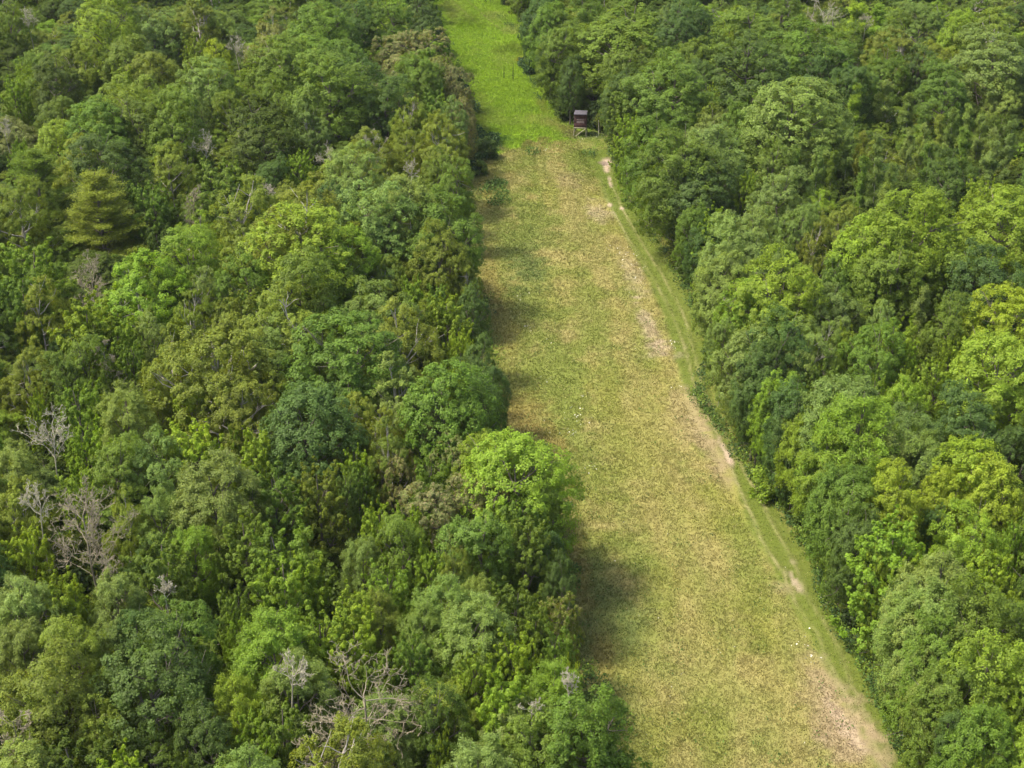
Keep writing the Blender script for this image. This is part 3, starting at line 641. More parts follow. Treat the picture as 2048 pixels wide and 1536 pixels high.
# every crown that can be told apart in the photo: x of crown, y of its top, width (photo pixels), kind, tone
TREES = """
20 10 60 oG 215 0 105 rL 297 25 80 oP 345 40 60 oD 395 -10 90 bO 440 15 70 wP 540 25 80 bB 635 0 110 rG 388 52 62 mL 430 85 55 oY 245 70 90 oO 43 100 48 mY 80 100 70 oG 25 130 60 mL 105 120 85 oD 140 75 90 bO
160 115 62 oD 240 115 75 mL 300 100 80 oO 330 105 60 oD 410 115 85 rP 468 110 72 rL 560 75 100 rG 625 75 95 rG 685 75 90 rG 545 155 62 oG 655 118 125 rG 312 143 50 mY 347 142 58 mY 262 160 110 rO 340 195 110 rG
405 190 50 oD 450 170 60 bO 522 190 112 oD 615 198 75 bP 110 190 75 oG 195 200 112 rG 268 215 95 oD 205 270 110 oD 20 205 70 oB 35 262 56 mL 108 240 75 rL 65 285 100 pG 165 280 80 bO 188 330 125 pO 340 285 76 bO
440 290 112 mG 545 300 66 oT 598 280 62 mL 645 300 80 bO 295 338 90 mG 385 365 60 oP 450 372 60 oT 390 390 80 bL 492 372 112 bO 580 355 60 mL 605 372 95 oO 612 405 145 bO 672 355 80 oT 35 355 92 bO 50 450 105 mL
270 480 42 mY 372 468 98 rL 600 440 150 rL 690 450 110 rL 310 430 72 mD 262 505 120 bL 708 0 80 oT 780 0 80 oG 845 -12 70 oT 832 40 88 sB 785 55 62 sB 705 72 82 mG 715 128 90 oT 830 100 80 oG 790 120 60 sB
870 98 60 sB 905 112 55 sB 850 125 66 oG 915 142 46 sB 775 150 92 oT 820 165 50 sB 868 162 76 mG 922 178 46 sB 938 208 36 sB 905 200 60 oP 822 205 70 bO 725 220 104 bO 812 240 66 bO 880 222 92 bO 700 290 90 oP
755 295 60 bO 810 300 80 bO 875 305 60 oG 912 325 70 oG 810 345 132 wP 748 375 128 rP 690 360 60 oT 890 395 108 oG 875 460 85 oO 932 505 56 bO 815 450 70 bO
1000 -14 56 oT 1040 -2 60 oT 1095 0 72 oG 1165 -5 82 oG 1240 5 150 oG 1350 0 62 oT 1092 68 46 oT 1095 108 46 oT 1125 50 70 oG 1150 85 80 oG 1310 95 62 oG 1175 130 100 mG 1212 138 80 oT 1118 150 55 oT 1342 112 122 rG
1243 205 62 mL 1275 250 90 oG 1330 200 32 aP 1312 280 112 oG 1370 10 80 oT 1405 0 70 oT 1455 20 42 mY 1510 5 112 oG 1570 -10 62 oG 1625 -10 50 bP 1620 50 122 oG 1690 55 72 oG 1715 5 60 aY 1760 10 56 aL
1805 50 90 bO 1835 0 80 oP 1920 28 80 rL 1990 5 112 bO 1885 75 70 bO 1995 60 130 oP 1845 100 70 oT 1770 90 80 oG 1500 80 122 oT 1385 75 70 oG 1410 115 62 oT 1655 100 90 oT 1710 130 80 oT 1430 148 50 mL
1500 145 70 mL 1568 142 50 mO 1588 160 140 rP 1670 158 46 aL 1715 172 48 aL 1772 165 52 aP 1820 190 48 aP 1895 122 92 oG 2012 135 72 oP 1425 203 70 oP 1485 205 70 oG 1540 200 62 oP 1430 240 112 wP 1385 255 82 wP
1400 300 104 oT 1568 262 40 aP 1592 250 42 aP 1618 256 42 aP 1645 246 42 aP 1672 255 42 aP 1700 262 42 aP 1728 268 42 aO 1755 275 42 aP 1590 302 42 aP 1640 298 42 aP 1668 306 42 aP 1730 318 42 aP 1755 322 42 aP
1785 328 42 aP 1820 262 42 aP 1850 252 40 aP 1882 232 42 aO 1910 222 42 aP 1940 215 42 aP 1965 228 42 aP 2005 205 52 mG 2025 245 44 aP 1990 262 46 aP 1930 262 44 aP 1860 290 44 aP 1495 325 52 mL 1553 290 70 oG
1568 345 92 oP 1862 355 76 mL 1975 330 78 mL 1905 300 82 oD 1990 285 60 aP 1365 392 62 oG 1440 395 92 mL 1515 425 82 oP 1462 445 100 rP 1515 470 92 oP 1635 455 62 bO 1605 405 72 oP 1680 400 72 bO 1745 430 125 rL
1832 408 155 rL 2010 385 135 rL 1775 375 46 aP 1388 440 60 oT
30 515 100 mG 335 525 72 oG 490 520 90 oG 475 560 92 mO 402 545 70 bP 597 527 136 rG 75 565 78 bO 165 570 122 mL 222 605 86 mL 27 592 32 mG 385 595 76 bO 455 600 76 bO 575 595 132 bO 640 610 72 bO 300 632 62 oP
255 655 72 mG 425 642 165 bO 345 672 90 bO 545 655 102 rP 690 640 155 rG 45 690 82 bO 125 705 72 oG 170 680 82 oG 68 765 56 mL 148 738 92 mL 245 755 100 wP 383 738 88 mY 378 815 108 mY 315 760 62 oO 482 735 112 bO
607 770 134 rT 640 730 70 oG 165 825 78 mL 242 840 84 mL 465 828 46 mL 510 835 92 mL 150 905 82 mL 20 872 92 wP 75 885 80 wP 235 885 90 oG 305 876 92 oP 368 878 62 rP 425 890 152 wP 315 970 84 wP 545 910 104 mG
632 905 102 mO 25 960 92 bO 245 985 72 bO 688 915 62 mP 700 490 90 bO 765 505 72 bO 825 535 66 mL 722 560 46 mY 872 545 70 mG 760 570 102 oP 892 566 92 mL 945 578 64 oT 920 635 64 mL 790 615 112 bO 840 600 70 bO
690 600 60 bP 955 682 66 oT 988 728 50 oT 965 755 76 oT 785 675 56 mP 905 712 62 mL 790 725 102 bP 888 730 140 rG 932 795 74 oG 862 795 76 sB 808 780 62 sB 825 820 46 mY 948 825 60 oP 700 775 92 bO 760 830 72 bO
710 870 72 mY 780 855 82 bO 795 885 72 sB 865 885 92 mG 915 860 78 sP 1035 875 145 rL 980 872 92 rL 1098 912 60 oG 880 940 102 sB 950 930 92 sB 1045 962 110 mG 720 905 62 mG 757 985 86 mL 815 985 82 mL 1095 982 70 oG
1378 525 56 oT 1415 510 88 oP 1465 505 82 oP 1565 512 122 rL 1500 562 82 rL 1532 605 60 mL 1685 510 82 oG 1790 490 112 oG 1910 500 92 oG 1985 500 112 oT 1670 570 82 oP 1600 580 72 bP 1772 590 60 bP 1850 578 56 aP
1910 600 82 oG 2020 578 104 rY 1975 640 92 mL 1905 650 52 mL 1430 625 60 oP 1472 660 90 oP 1555 640 102 oT 1620 640 92 bP 1655 655 62 bP 1705 628 62 mL 1800 612 82 mL 1755 650 92 oG 1815 660 62 mL 1445 700 84 oT
1435 740 60 oT 1530 700 82 oT 1655 700 72 mG 1605 715 62 oP 1565 750 82 rL 1690 735 150 wP 1757 722 62 mL 1820 715 56 mL 1880 690 92 mL 2010 675 132 rL 1915 750 62 mG 1815 745 92 wL 1470 775 90 oT 1432 785 56 oT
1520 810 72 oT 1468 832 60 oT 1610 800 92 wL 1725 785 165 wL 1825 800 112 wP 1945 780 112 oT 2020 765 82 oL 1595 850 112 wL 1760 840 122 wP 1665 820 82 wP 1855 850 112 wP 2020 850 82 oT 1516 885 70 oT 1540 930 80 oT
1955 885 112 rY 1895 938 92 rY 2000 920 112 rY 1795 950 108 rY 1700 945 82 mL 1615 910 112 wG 1670 905 82 oP 1845 900 82 oP 1640 965 92 oG 1880 1000 62 oT
45 1022 80 mY 30 1135 92 wP 45 1152 112 wP 120 1128 104 mL 225 1128 98 wP 310 1045 122 mG 380 1035 92 wL 480 1000 110 mG 555 1020 130 mG 330 1165 82 mL 460 1150 82 mG 560 1085 112 mL 608 1090 82 mL 700 1165 112 mL
30 1225 102 wP 135 1250 108 oO 220 1222 82 oP 272 1215 82 oT 360 1225 112 oG 468 1200 62 mL 545 1215 142 wL 640 1195 112 mL 100 1318 140 rO 60 1392 90 oO 300 1285 160 oT 365 1345 76 mL 465 1345 102 wL 590 1300 132 wP
555 1375 112 mG 495 1395 92 mL 410 1430 102 oT 185 1400 92 oO 220 1490 132 mY 355 1485 72 mG 480 1490 142 wP 510 1440 92 mL 675 1482 160 bO 720 1058 78 wP 775 1105 102 mL 862 1070 76 mL 910 1110 62 oO 960 1015 112 oG
1055 1012 108 mG 1095 1060 60 oT 1122 1115 56 oT 1030 1135 92 mG 885 1140 112 wP 950 1135 72 wP 950 1175 132 wP 840 1195 92 wP 1070 1188 80 mG 1118 1225 78 mG 1120 1175 70 sO 905 1235 62 mL 825 1245 98 mG
950 1275 92 mL 1030 1235 94 mY 1010 1320 130 mL 1142 1292 42 mY 1115 1315 110 wL 755 1175 92 wO 700 1212 112 mL 745 1270 92 mG 1045 1365 118 bP 1150 1345 108 bP 1170 1400 146 rG 1090 1430 112 rG 880 1432 52 mY
965 1465 132 wP 770 1320 132 wP 870 1380 92 oD 800 1040 90 oG
1600 1035 66 oG 1650 1010 90 oT 1745 1015 132 mL 1675 1055 92 mL 1820 1068 92 mY 1770 1090 62 mG 1940 1035 112 oL 1985 1085 98 mY 2038 1015 62 mL 1880 1100 142 wP 1702 1150 100 wP 1672 1160 60 oT 1825 1160 142 wP
1790 1210 112 oP 1960 1180 132 rG 2020 1150 92 mL 2040 1220 92 oG 1850 1250 112 oG 1775 1330 98 oP 1722 1270 66 oT 2000 1290 152 rL 1845 1335 112 rG 1905 1320 62 oG 1980 1415 122 rG 1925 1495 82 mL 1842 1430 86 oT
2040 1380 82 rG
""".split()
ROWS = [TREES[i:i + 4] for i in range(0, len(TREES), 4)]
EMPTY_N = [0]
def root_empty(name, loc, rz=0.0):
    e = bpy.data.objects.new(name, None); e.empty_display_size = .5
    COL.objects.link(e); e.location = loc; e.rotation_euler = (0, 0, rz); return e

# dead trees: x, top y, width, lean px, shape number, wood
DEADS = [(58, 10, 42, 'g'), (475, 60, 50, 'g'), (408, 256, 44, 'w'), (655, 283, 42, 'w'), (372, 352, 42, 'b'), (178, 493, 82, 'b'), (740, 253, 46, 'w'), (1655, -18, 62, 'w'), (1470, 592, 38, 'w'),
         (88, 818, 96, 'w'), (68, 962, 62, 'w'), (165, 972, 150, 'b'), (215, 1075, 64, 'b'), (325, 1138, 42, 'g'), (215, 662, 50, 'b'), (18, 1350, 80, 'b'), (738, 1322, 230, 'd'), (572, 1308, 70, 'w'),
         (1070, 1385, 54, 'g'), (1152, 1345, 42, 'g'), (545, 358, 26, 'w'), (640, 1395, 90, 'd'), (15, 225, 40, 'g'), (815, 318, 34, 'g'), (1735, 18, 30, 'w')]

plan = []      # placed trees: dict
for i, (sx, sy, sw, kc) in enumerate(ROWS):
    px, py, w = float(sx), float(sy), float(sw); k, t = kc[0], kc[1]
    H = 12.5
    for _ in range(3):
        p = at(px, py + (10 if k != 'a' else 0), H); dp = depth(*p)
        W = w / F * dp * (1.14 + .24 * float(np.clip((w - 50) / 60, 0, 1)) if k != 'a' else 1.15)
        H = float(np.clip(7.0 + W * .85, 9.0, 16.0)) if k not in 'ap' else (11.5 if k == 'a' else 14.0)
        if k == 'm': H = float(np.clip(8 + W * .75, 9.5, 15))
    qx, qy = to_px(p[0], p[1], 0); mid = (lsil(py + 60) + rsil(py + 60)) / 2
    side = 1 if px < mid else -1
    sl = outline_shift(p[0], p[1], W / 2 * (1.36 if side > 0 else 1.12), H, side)
    near_edge = abs(px - (lsil(py + 60) if side > 0 else rsil(py + 60))) < w * .75 + 10
    if sl < 0: p[0] += side * sl
    elif near_edge and side < 0: p[0] += side * min(sl, 1.6)
    elif near_edge: p[0] += min(sl, .8)
    plan.append(dict(x=p[0], y=p[1], R=W / 2, H=H, k=k, t=t, px=px, py=py + w * .5, w=w, hand=True))
BLX, BLY = at(1161, 274)[:2]
def hides_blind(x, y, R, H):
    if y > BLY + 2.2: return 0
    a = to_px(x - R, y, H * .5)[0]; top_ = to_px(x, y, H)[1]
    return (1206 - a) / F * depth(x, y, H * .5) if a < 1206 and top_ < 285 and to_px(x, y, 0)[1] > 225 and x > BLX - 2 else 0
for q in plan:
    q['x'] += hides_blind(q['x'], q['y'], q['R'], q['H'])
for q in plan:
    for dx, dy, dw, dk_ in DEADS:
        if q['k'] != 'a' and abs(q['px'] - dx) < dw * .5 and 0 < q['py'] - dy < dw * .8 + 50 and q['w'] < (165 if dw > 140 else 130): q['H'] *= .80
hx = np.array([q['x'] for q in plan]); hy = np.array([q['y'] for q in plan]); hR = np.array([q['R'] for q in plan])

# dead trees
DG = 'dead leafless trees'
def dead_tree_paths(seed, H, W, kind):
    r = np.random.default_rng(seed); paths = []
    prim, up, th = {'w': (7, .95, 1.1), 'b': (17, .8, .6), 'g': (6, 1.6, .7), 'd': (18, .30, .85)}[kind]
    R0 = .045 + W * .010
    zt = H * .86 if kind in 'b' else (H - W * .6 if kind in 'wg' else H * .8)
    t = np.linspace(0, 1, 8); lean = r.normal(size=2) * .5
    P = np.stack([lean[0] * t ** 2 + .1 * np.sin(t * 7 + seed), lean[1] * t ** 2, -.3 + zt * t], -1)
    paths.append((P, R0 * 1.25 * (1 - .75 * t) + .02))
    def grow(p, d, L, R, lev):
        n = 7; Q = [p]; dd = d
        for i in range(n - 1):
            dd = nrm(dd + r.normal(size=3) * (.20 + .04 * lev) + np.array([0, 0, .03 if kind == 'd' else .09])); Q.append(Q[-1] + dd * L / (n - 1))
        Q = np.array(Q); paths.append((Q, np.maximum(np.linspace(R, R * .3, n), .014)))
        if lev == 3: return
        for j in range((5, 4, 3)[lev]):
            s_ = r.uniform(.3, .98) * (n - 1); q = np.array([np.interp(s_, np.arange(n), Q[:, i]) for i in range(3)])
            i0 = int(s_); tan = nrm(Q[min(i0 + 1, n - 1)] - Q[i0])
            grow(q, nrm(tan * .8 + r.normal(size=3) * .55 + np.array([0, 0, .15])), L * r.uniform(.35, .6), max(R * .5, .014), lev + 1)
    for j in range(prim):
        f = .42 + .58 * (j + r.random()) / prim; z = zt * f if kind in 'bd' else zt - (1 - f) * W * 1.1
        q = np.array([np.interp(z + .3, P[:, 2] + .3, P[:, i]) for i in range(3)])
        a = j * 2.4 + r.normal() * .3; L = W * (.5 if kind in 'bd' else .62) * (1.15 - .35 * f) * r.uniform(.8, 1.15)
        grow(q, nrm(np.array([np.cos(a), np.sin(a), up + r.normal() * .15])), L, R0 * .5 * th, 0)
    return paths
DW = {'r': 'round-topped broadleaf', 'o': 'knobbly broadleaf', 'b': 'fine-leaved birch', 's': 'brown-flecked broadleaf', 'm': 'upswept maple', 'w': 'feathery-leaved tree',
         'a': 'slender aspen', 'p': 'layered pine'}
KINDN = {'r': 'broadleaf_tree', 'o': 'broadleaf_tree', 'b': 'birch_tree', 's': 'broadleaf_tree', 'm': 'maple_tree', 'w': 'feathery_tree', 'a': 'aspen_tree', 'p': 'pine_tree'}
GROUPW = {'r': 'round-topped broadleaf trees of the wood', 'o': 'knobbly-crowned broadleaf trees of the wood', 'b': 'birches of the wood', 's': 'brown-flecked trees of the wood', 'm': 'maples of the wood',
          'w': 'feathery-leaved trees of the wood', 'a': 'slender aspens of the wood', 'p': 'pines of the wood'}

# every crown that can be told apart in the photo: x of crown, y of its top, width (photo pixels), kind, tone
TREES = """
20 10 60 oG 215 0 105 rL 297 25 80 oP 345 40 60 oD 395 -10 90 bO 440 15 70 wP 540 25 80 bB 635 0 110 rG 388 52 62 mL 430 85 55 oY 245 70 90 oO 43 100 48 mY 80 100 70 oG 25 130 60 mL 105 120 85 oD 140 75 90 bO
160 115 62 oD 240 115 75 mL 300 100 80 oO 330 105 60 oD 410 115 85 rP 468 110 72 rL 560 75 100 rG 625 75 95 rG 685 75 90 rG 545 155 62 oG 655 118 125 rG 312 143 50 mY 347 142 58 mY 262 160 110 rO 340 195 110 rG
405 190 50 oD 450 170 60 bO 522 190 112 oD 615 198 75 bP 110 190 75 oG 195 200 112 rG 268 215 95 oD 205 270 110 oD 20 205 70 oB 35 262 56 mL 108 240 75 rL 65 285 100 pG 165 280 80 bO 188 330 125 pO 340 285 76 bO
440 290 112 mG 545 300 66 oT 598 280 62 mL 645 300 80 bO 295 338 90 mG 385 365 60 oP 450 372 60 oT 390 390 80 bL 492 372 112 bO 580 355 60 mL 605 372 95 oO 612 405 145 bO 672 355 80 oT 35 355 92 bO 50 450 105 mL
270 480 42 mY 372 468 98 rL 600 440 150 rL 690 450 110 rL 310 430 72 mD 262 505 120 bL 708 0 80 oT 780 0 80 oG 845 -12 70 oT 832 40 88 sB 785 55 62 sB 705 72 82 mG 715 128 90 oT 830 100 80 oG 790 120 60 sB
870 98 60 sB 905 112 55 sB 850 125 66 oG 915 142 46 sB 775 150 92 oT 820 165 50 sB 868 162 76 mG 922 178 46 sB 938 208 36 sB 905 200 60 oP 822 205 70 bO 725 220 104 bO 812 240 66 bO 880 222 92 bO 700 290 90 oP
755 295 60 bO 810 300 80 bO 875 305 60 oG 912 325 70 oG 810 345 132 wP 748 375 128 rP 690 360 60 oT 890 395 108 oG 875 460 85 oO 932 505 56 bO 815 450 70 bO
1000 -14 56 oT 1040 -2 60 oT 1095 0 72 oG 1165 -5 82 oG 1240 5 150 oG 1350 0 62 oT 1092 68 46 oT 1095 108 46 oT 1125 50 70 oG 1150 85 80 oG 1310 95 62 oG 1175 130 100 mG 1212 138 80 oT 1118 150 55 oT 1342 112 122 rG
1243 205 62 mL 1275 250 90 oG 1330 200 32 aP 1312 280 112 oG 1370 10 80 oT 1405 0 70 oT 1455 20 42 mY 1510 5 112 oG 1570 -10 62 oG 1625 -10 50 bP 1620 50 122 oG 1690 55 72 oG 1715 5 60 aY 1760 10 56 aL
1805 50 90 bO 1835 0 80 oP 1920 28 80 rL 1990 5 112 bO 1885 75 70 bO 1995 60 130 oP 1845 100 70 oT 1770 90 80 oG 1500 80 122 oT 1385 75 70 oG 1410 115 62 oT 1655 100 90 oT 1710 130 80 oT 1430 148 50 mL
1500 145 70 mL 1568 142 50 mO 1588 160 140 rP 1670 158 46 aL 1715 172 48 aL 1772 165 52 aP 1820 190 48 aP 1895 122 92 oG 2012 135 72 oP 1425 203 70 oP 1485 205 70 oG 1540 200 62 oP 1430 240 112 wP 1385 255 82 wP
1400 300 104 oT 1568 262 40 aP 1592 250 42 aG 1618 256 42 aP 1645 246 42 aP 1672 255 42 aG 1700 262 42 aP 1728 268 42 aO 1755 275 42 aP 1590 302 42 aG 1640 298 42 aP 1668 306 42 aG 1730 318 42 aG 1755 322 42 aP
1785 328 42 aP 1820 262 42 aP 1850 252 40 aP 1882 232 42 aO 1910 222 42 aP 1940 215 42 aP 1965 228 42 aP 2005 205 52 mG 2025 245 44 aP 1990 262 46 aP 1930 262 44 aG 1860 290 44 aG 1495 325 52 mL 1553 290 70 oG
1568 345 92 oP 1862 355 76 mL 1975 330 78 mL 1905 300 82 oD 1990 285 60 aP 1365 392 62 oG 1440 395 92 mL 1515 425 82 oP 1462 445 100 rP 1515 470 92 oP 1635 455 62 bO 1605 405 72 oP 1680 400 72 bO 1745 430 125 rL
1832 408 155 rL 2010 385 135 rL 1775 375 46 aP 1388 440 60 oT
30 515 100 mG 335 525 72 oG 490 520 90 oG 475 560 92 mO 402 545 70 bP 597 527 136 rG 75 565 78 bO 165 570 122 mL 222 605 86 mL 27 592 32 mG 385 595 76 bO 455 600 76 bO 575 595 132 bO 640 610 72 bO 300 632 62 oP
255 655 72 mG 425 642 165 bO 345 672 90 bO 545 655 102 rP 690 640 155 rG 45 690 82 bO 125 705 72 oG 170 680 82 oG 68 765 56 mL 148 738 92 mL 245 755 100 wP 383 738 88 mY 378 815 108 mY 315 760 62 oO 482 735 112 bO
607 770 134 rT 640 730 70 oG 165 825 78 mL 242 840 84 mL 465 828 46 mL 510 835 92 mL 150 905 82 mL 20 872 92 wP 75 885 80 wP 235 885 90 oG 305 876 92 oP 368 878 62 rP 425 890 152 wP 315 970 84 wP 545 910 104 mG
632 905 102 mO 25 960 92 bO 245 985 72 bO 688 915 62 mP 700 490 90 bO 765 505 72 bO 825 535 66 mL 722 560 46 mY 872 545 70 mG 760 570 102 oP 892 566 92 mL 945 578 64 oT 920 635 64 mL 790 615 112 bO 840 600 70 bO
690 600 60 bP 955 682 66 oT 988 728 50 oT 965 755 76 oT 785 675 56 mP 905 712 62 mL 790 725 102 bP 888 730 140 rG 932 795 74 oG 862 795 76 sB 808 780 62 sB 825 820 46 mY 948 825 60 oP 700 775 92 bO 760 830 72 bO
710 870 72 mY 780 855 82 bO 795 885 72 sB 865 885 92 mG 915 860 78 sP 1035 875 145 rL 980 872 92 rL 1098 912 60 oG 880 940 102 sB 950 930 92 sB 1045 962 110 mG 720 905 62 mG 757 985 86 mL 815 985 82 mL 1095 982 70 oG
1378 525 56 oT 1415 510 88 oP 1465 505 82 oP 1565 512 122 rL 1500 562 82 rL 1532 605 60 mL 1685 510 82 oG 1790 490 112 oG 1910 500 92 oG 1985 500 112 oT 1670 570 82 oP 1600 580 72 bP 1772 590 60 bP 1850 578 56 aP
1910 600 82 oG 2020 578 104 rY 1975 640 92 mL 1905 650 52 mL 1430 625 60 oP 1472 660 90 oP 1555 640 102 oT 1620 640 92 bP 1655 655 62 bP 1705 628 62 mL 1800 612 82 mL 1755 650 92 oG 1815 660 62 mL 1445 700 84 oT
1435 740 60 oT 1530 700 82 oT 1655 700 72 mG 1605 715 62 oP 1565 750 82 rL 1690 735 150 wP 1757 722 62 mL 1820 715 56 mL 1880 690 92 mL 2010 675 132 rL 1915 750 62 mG 1815 745 92 wL 1470 775 90 oT 1432 785 56 oT
1520 810 72 oT 1468 832 60 oT 1610 800 92 wL 1725 785 165 wL 1825 800 112 wP 1945 780 112 oT 2020 765 82 oL 1595 850 112 wL 1760 840 122 wP 1665 820 82 wP 1855 850 112 wP 2020 850 82 oT 1516 885 70 oT 1540 930 80 oT
1955 885 112 rY 1895 938 92 rY 2000 920 112 rY 1795 950 108 rY 1700 945 82 mL 1615 910 112 wG 1670 905 82 oP 1845 900 82 oP 1640 965 92 oG 1880 1000 62 oT
45 1022 80 mY 30 1135 92 wP 45 1152 112 wP 120 1128 104 mL 225 1128 98 wP 310 1045 122 mG 380 1035 92 wL 480 1000 110 mG 555 1020 130 mG 330 1165 82 mL 460 1150 82 mG 560 1085 112 mL 608 1090 82 mL 700 1165 112 mL
30 1225 102 wP 135 1250 108 oO 220 1222 82 oP 272 1215 82 oT 360 1225 112 oG 468 1200 62 mL 545 1215 142 wL 640 1195 112 mL 100 1318 140 rO 60 1392 90 oO 300 1285 160 oT 365 1345 76 mL 465 1345 102 wL 590 1300 132 wP
555 1375 112 mG 495 1395 92 mL 410 1430 102 oT 185 1400 92 oO 220 1490 132 mY 355 1485 72 mG 480 1490 142 wP 510 1440 92 mL 675 1482 160 bO 720 1058 78 wP 775 1105 102 mL 862 1070 76 mL 910 1110 62 oO 960 1015 112 oG
1055 1012 108 mG 1095 1060 60 oT 1122 1115 56 oT 1030 1135 92 mG 885 1140 112 wP 950 1135 72 wP 950 1175 132 wP 840 1195 92 wP 1070 1188 80 mG 1118 1225 78 mG 1120 1175 70 sO 905 1235 62 mL 825 1245 98 mG
950 1275 92 mL 1030 1235 94 mY 1010 1320 130 mL 1142 1292 42 mY 1115 1315 110 wL 755 1175 92 wO 700 1212 112 mL 745 1270 92 mG 1045 1365 118 bP 1150 1345 108 bP 1170 1400 146 rG 1090 1430 112 rG 880 1432 52 mY
965 1465 132 wP 770 1320 132 wP 870 1380 92 oD 800 1040 90 oG
1600 1035 66 oG 1650 1010 90 oT 1745 1015 132 mL 1675 1055 92 mL 1820 1068 92 mY 1770 1090 62 mG 1940 1035 112 oL 1985 1085 98 mY 2038 1015 62 mL 1880 1100 142 wP 1702 1150 100 wP 1672 1160 60 oT 1825 1160 142 wP
1790 1210 112 oP 1960 1180 132 rG 2020 1150 92 mL 2040 1220 92 oG 1850 1250 112 oG 1775 1330 98 oP 1722 1270 66 oT 2000 1290 152 rL 1845 1335 112 rG 1905 1320 62 oG 1980 1415 122 rG 1925 1495 82 mL 1842 1430 86 oT
2040 1380 82 rG
""".split()
ROWS = [TREES[i:i + 4] for i in range(0, len(TREES), 4)]
# dead trees: x, top y, width, lean px, shape number, wood
DEADS = [(58, 10, 42, 'g'), (475, 60, 50, 'g'), (408, 256, 44, 'w'), (655, 283, 42, 'w'), (372, 352, 42, 'b'), (178, 493, 82, 'b'), (740, 253, 46, 'w'), (1655, -18, 62, 'w'), (1470, 592, 38, 'w'),
         (88, 818, 96, 'w'), (68, 962, 62, 'w'), (165, 972, 150, 'b'), (215, 1075, 64, 'b'), (325, 1138, 42, 'g'), (215, 662, 50, 'b'), (18, 1350, 80, 'b'), (738, 1322, 230, 'd'), (572, 1308, 70, 'w'),
         (1070, 1385, 54, 'g'), (1152, 1345, 42, 'g'), (545, 358, 26, 'w'), (640, 1395, 90, 'd'), (15, 225, 40, 'g'), (815, 318, 34, 'g'), (1735, 18, 30, 'w')]

EMPTY_N = [0]
def root_empty(name, loc, rz=0.0):
    e = bpy.data.objects.new(name, None); e.empty_display_size = .5
    COL.objects.link(e); e.location = loc; e.rotation_euler = (0, 0, rz); return e

plan = []      # placed trees: dict
for i, (sx, sy, sw, kc) in enumerate(ROWS):
    px, py, w = float(sx), float(sy), float(sw); k, t = kc[0], kc[1]
    H = 12.5
    for _ in range(3):
        p = at(px, py + (10 if k != 'a' else 0), H); dp = depth(*p)
        W = w / F * dp * (1.14 + .24 * float(np.clip((w - 50) / 60, 0, 1)) if k != 'a' else 1.15)
        H = float(np.clip(7.0 + W * .85, 9.0, 16.0)) if k not in 'ap' else (11.5 if k == 'a' else 14.0)
        if k == 'm': H = float(np.clip(8 + W * .75, 9.5, 15))
    # keep trunks a little back from the strip
    qx, qy = to_px(p[0], p[1], 0)
    L_, R_ = lsil(qy), rsil(qy); m_ = .9 * F / dp
    if L_ - m_ < qx < (L_ + R_) / 2: p[0] -= (qx - (L_ - m_)) / F * dp
    if (L_ + R_) / 2 <= qx < R_: p[0] += (R_ - qx) / F * dp
    plan.append(dict(x=p[0], y=p[1], R=W / 2, H=H, k=k, t=t, px=px, py=py + w * .5, w=w, hand=True))
BLX, BLY = at(1161, 274)[:2]
def hides_blind(x, y, R, H):
    if y > BLY + 2.2: return 0
    a = to_px(x - R, y, H * .5)[0]; top_ = to_px(x, y, H)[1]
    return (1206 - a) / F * depth(x, y, H * .5) if a < 1206 and top_ < 285 and to_px(x, y, 0)[1] > 225 and x > BLX - 2 else 0
for q in plan:
    q['x'] += hides_blind(q['x'], q['y'], q['R'], q['H'])
for q in plan:
    for dx, dy, dw, dk_ in DEADS:
        if q['k'] != 'a' and abs(q['px'] - dx) < dw * .5 and 0 < q['py'] - dy < dw * .8 + 50 and q['w'] < (165 if dw > 140 else 130): q['H'] *= .80
hx = np.array([q['x'] for q in plan]); hy = np.array([q['y'] for q in plan]); hR = np.array([q['R'] for q in plan])

# dead trees
DG = 'dead leafless trees'
dead_shapes = {'w': [tube_mesh('branches', dead_paths(40 + s, 12, .75, rad=.15, upness=.9, fine=1.6), DEADWOOD, 4) for s in range(3)],
               'b': [tube_mesh('branches', dead_paths(60 + s, 12, 1.0, rad=.17, n1_=12, upness=.55, fine=1.5), DEADBROWN, 4) for s in range(3)],
               'g': [tube_mesh('branches', dead_paths(80 + s, 12, .6, rad=.12, upness=.9, fine=1.3), DEADWOOD, 4) for s in range(2)],
               'd': [tube_mesh('branches', dead_paths(90 + s, 12, 1.5, rad=.24, n1_=13, upness=.25, fine=1.7), DEADBROWN, 4) for s in range(2)]}
DW = {'w': 'bleached white dead tree', 'b': 'leafless brown dead tree', 'g': 'thin grey dead tree', 'd': 'sprawling bare grey-brown dead tree'}
dcount = 0
dead_plan = []
for i, (px, py, w, kk) in enumerate(DEADS):
    H = 13.2 if kk == 'd' else (10.5 if px > 1400 and w < 40 else 13.2)
    if w < 65: H -= .9
    p = at(px, py + 4, H); W = max(w / F * depth(*p), 1.6) * 1.1
    e = root_empty('dead_tree', (p[0], p[1], 0))
    wood = DEADWOOD if kk in 'wg' else DEADBROWN
    V_, F_ = tubes(dead_tree_paths(40 + i, H, W, kk), 4)
    th_ = V_[:, 2] < H * .36
    low = th_[F_].all(1)
    # keep the trunk one piece: the main stem is the first 8 rings
    low = np.zeros(len(F_), bool); low[:16] = True
    def sub_(mask, nm):
        ff = F_[mask]; u, inv = np.unique(ff, return_inverse=True)
        return obj(nm, mesh_np(nm, V_[u], 4, inv.reshape(ff.shape), [wood], smooth=True), e)
    sub_(low, 'trunk'); sub_(~low, 'branches')
    dead_plan.append(dict(e=e, k=kk, px=px, py=py + w * .4, w=w, x=p[0], y=p[1]))
    e['category'] = 'dead tree'; e['group'] = DG

